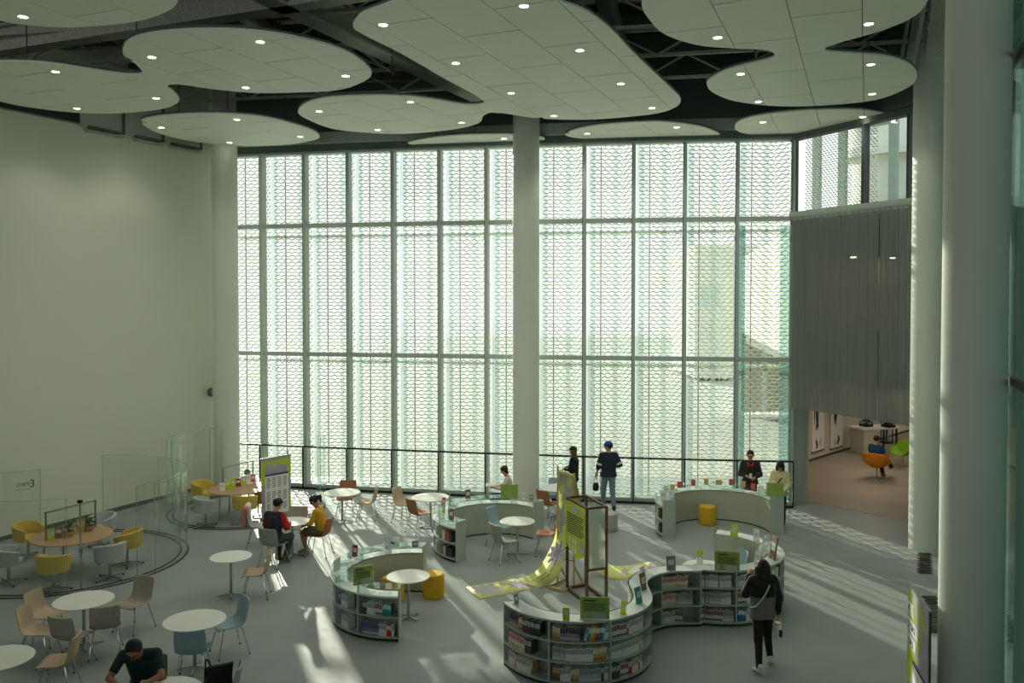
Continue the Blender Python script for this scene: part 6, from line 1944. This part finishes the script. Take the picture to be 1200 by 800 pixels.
# man in a dark vest with red sleeves, seated back to camera
ct = chair_obj[10].location
J = sit_pose(0.12); J.update(eL=V3((-0.25, 0.08, 0.80)), wL=V3((-0.1, 0.34, 0.79)), eR=V3((0.27, 0.06, 0.80)), wR=V3((0.14, 0.33, 0.79)), kR=V3((0.16, 0.36, 0.52)), aR=V3((0.14, 0.2, 0.10)), tR=V3((0.15, 0.33, 0.035)), kL=V3((-0.1, 0.36, 0.52)), aL=V3((-0.06, 0.22, 0.1)), tL=V3((-0.06, 0.36, 0.035)), look=V3((0.25, 1, -0.55)))
person('man in a dark vest with red sleeves seated at the small white table', (ct.x, ct.y, 0), 70, J, 1.72, (cm((38, 40, 48)), ('sleeves', cm((186, 34, 38)))), cm((66, 68, 72)), cm((110, 96, 78)), ('short', None), sitting=True, jacket=True)
# woman in yellow
ct = chair_obj[12].location
J = sit_pose(0.1); J.update(wL=V3((-0.1, 0.3, 0.70)), wR=V3((0.1, 0.3, 0.70)), aL=V3((-0.08, 0.28, 0.085)), aR=V3((0.1, 0.36, 0.085)), tL=V3((-0.09, 0.42, 0.035)), tR=V3((0.1, 0.5, 0.035)), look=V3((0, 1, -0.75)))
by_, JY = person('woman in a yellow sweater and shorts reading at the small white table', (ct.x, ct.y, 0), 175, J, 1.62, (cm((206, 158, 42)),), cm((84, 88, 66)), cm((150, 150, 140)), ('ponytail', None), sitting=True, legs='short', skin=SK2)
p = wpt(by_, JY['wL'].lerp(JY['wR'], 0.5) + V3((0, 0.12, 0.02)))
ob = thing('open_magazine', 'open magazine in the lap of the woman in yellow', 'book', p, PI / 2)
for q_ in (-1, 1): MB().box((0.08 * q_, 0, 0.012), (0.16, 0.22, 0.006), rot=Matrix.Rotation(R(-10 * q_), 3, 'Y')).build('page', M['paper'], ob)
# pink jacket on the chair behind the man
ct = chair_obj[11].location
jk = thing('draped_jacket', 'pink and white jacket draped over the chair behind the seated man', 'jacket', (ct.x, ct.y, 0), R(10 - 90))
V, F = blend([((-0.17, -0.25, 0.86), (0.17, -0.25, 0.86), 0.06, 0.06), ((-0.15, -0.29, 0.8), (-0.13, -0.29, 0.52), 0.055, 0.05), ((0.15, -0.29, 0.8), (0.13, -0.29, 0.52), 0.055, 0.05), ((0, -0.29, 0.82), (0, -0.29, 0.52), 0.06, 0.05)])
link('body', np_mesh('body', V, F, cm((214, 132, 118))), jk)
V, F = blend([((-0.1, -0.22, 0.9), (0.12, -0.22, 0.9), 0.055, 0.06), ((0.05, -0.2, 0.86), (0.1, -0.18, 0.7), 0.05, 0.04)])
link('hood', np_mesh('hood', V, F, cm((222, 220, 210))), jk)
# man in dark green at the bottom edge
J = sit_pose(0.26); J.update(head=V3((0.02, 0.36, 1.12)), sL=V3((-0.2, 0.18, 0.99)), sR=V3((0.2, 0.18, 0.99)), eL=V3((-0.3, 0.38, 0.80)), wL=V3((-0.12, 0.56, 0.77)), eR=V3((0.3, 0.38, 0.80)), wR=V3((0.14, 0.56, 0.77)), look=V3((0.12, 1, -0.85)))
q = V3((-4.70, 10.80, 0))
bgm, JG = person('man in a dark green shirt and glasses reading at the bottom edge of the photo', (q.x, 10.80, 0), -82, J, 1.76, (cm((26, 52, 48)),), cm((50, 52, 56)), BLACKC, ('short', None), sleeve='short', sitting=True, skin=SK2, extra=glasses)
shell_chair(0, 0, -82, 'tan', 'tan shell chair under the man in dark green').location = (q.x, 10.84, 0)
tbl = TB5.location
o = thing('open_booklet', 'open booklet on the white table before the man in dark green', 'book', (tbl.x - 0.2, tbl.y + 0.22, 0.732), 0.2)
for q_ in (-1, 1): MB().box((0.09 * q_, 0, 0.006), (0.18, 0.24, 0.008), rot=Matrix.Rotation(R(-3 * q_), 3, 'Y')).build('page', M['paper'], o)
p = G(188, 796, 0.73)
o = thing('wallet', 'black wallet lying on the white table at the bottom edge', 'wallet', (p.x, p.y, 0.731), -0.5)
MB().box((0, 0, 0.008), (0.13, 0.1, 0.016)).build('body', M['black'], o)
MB().box((0, 0, 0.0175), (0.125, 0.02, 0.003)).build('strap', M['plinth'], o)
# black tote bag on a chair at the bottom edge
p = at_depth(257, 800, 10.75)
shell_chair(0, 0, 190, 'greyfab', 'grey shell chair under the black tote bag at the bottom edge').location = (p.x, 10.75, 0)
tg = thing('tote_bag', 'black tote bag standing on a chair at the bottom edge of the photo', 'bag', (p.x, 10.75, 0.466), 0.2)
secs = []
for z, w, d in ((0.0, 0.15, 0.07), (0.08, 0.165, 0.085), (0.2, 0.16, 0.075), (0.30, 0.165, 0.05), (0.355, 0.175, 0.03)):
    secs.append([(w * math.copysign(abs(math.cos(a)) ** 0.5, math.cos(a)), d * math.copysign(abs(math.sin(a)) ** 0.6, math.sin(a)), z + (0.03 * math.cos(a) if z > 0.3 else 0)) for a in [2 * PI * k / 20 for k in range(20)]])
MB().sweep(secs).build('body', BLACKC, tg, True)
MB().tube(catmull([(-0.1, -0.03, 0.33), (-0.12, -0.03, 0.42), (-0.16, -0.02, 0.44), (-0.17, 0, 0.3), (-0.18, 0.0, 0.1)], 5, False), 0.012, 6).build('handle', BLACKC, tg, True)
# reader in the orange chair in the gallery
q = G(1027.5, 561)
J = sit_pose(0.0); J.update(pel=V3((0, -0.08, 0.5)), kL=V3((-0.08, 0.38, 0.56)), kR=V3((0.12, 0.42, 0.62)), aL=V3((-0.02, 0.45, 0.085)), tL=V3((-0.02, 0.6, 0.035)), aR=V3((0.12, 0.72, 0.3)), tR=V3((0.14, 0.86, 0.3)), look=V3((0.2, 1, -0.45)))
person('person in a blue shirt with crossed legs in the orange gallery chair', (q.x, q.y, 0), 42, J, 1.68, (cm((34, 74, 116)),), cm((30, 30, 36)), cm((150, 110, 84)), ('short', None), sleeve='short', sitting=True)
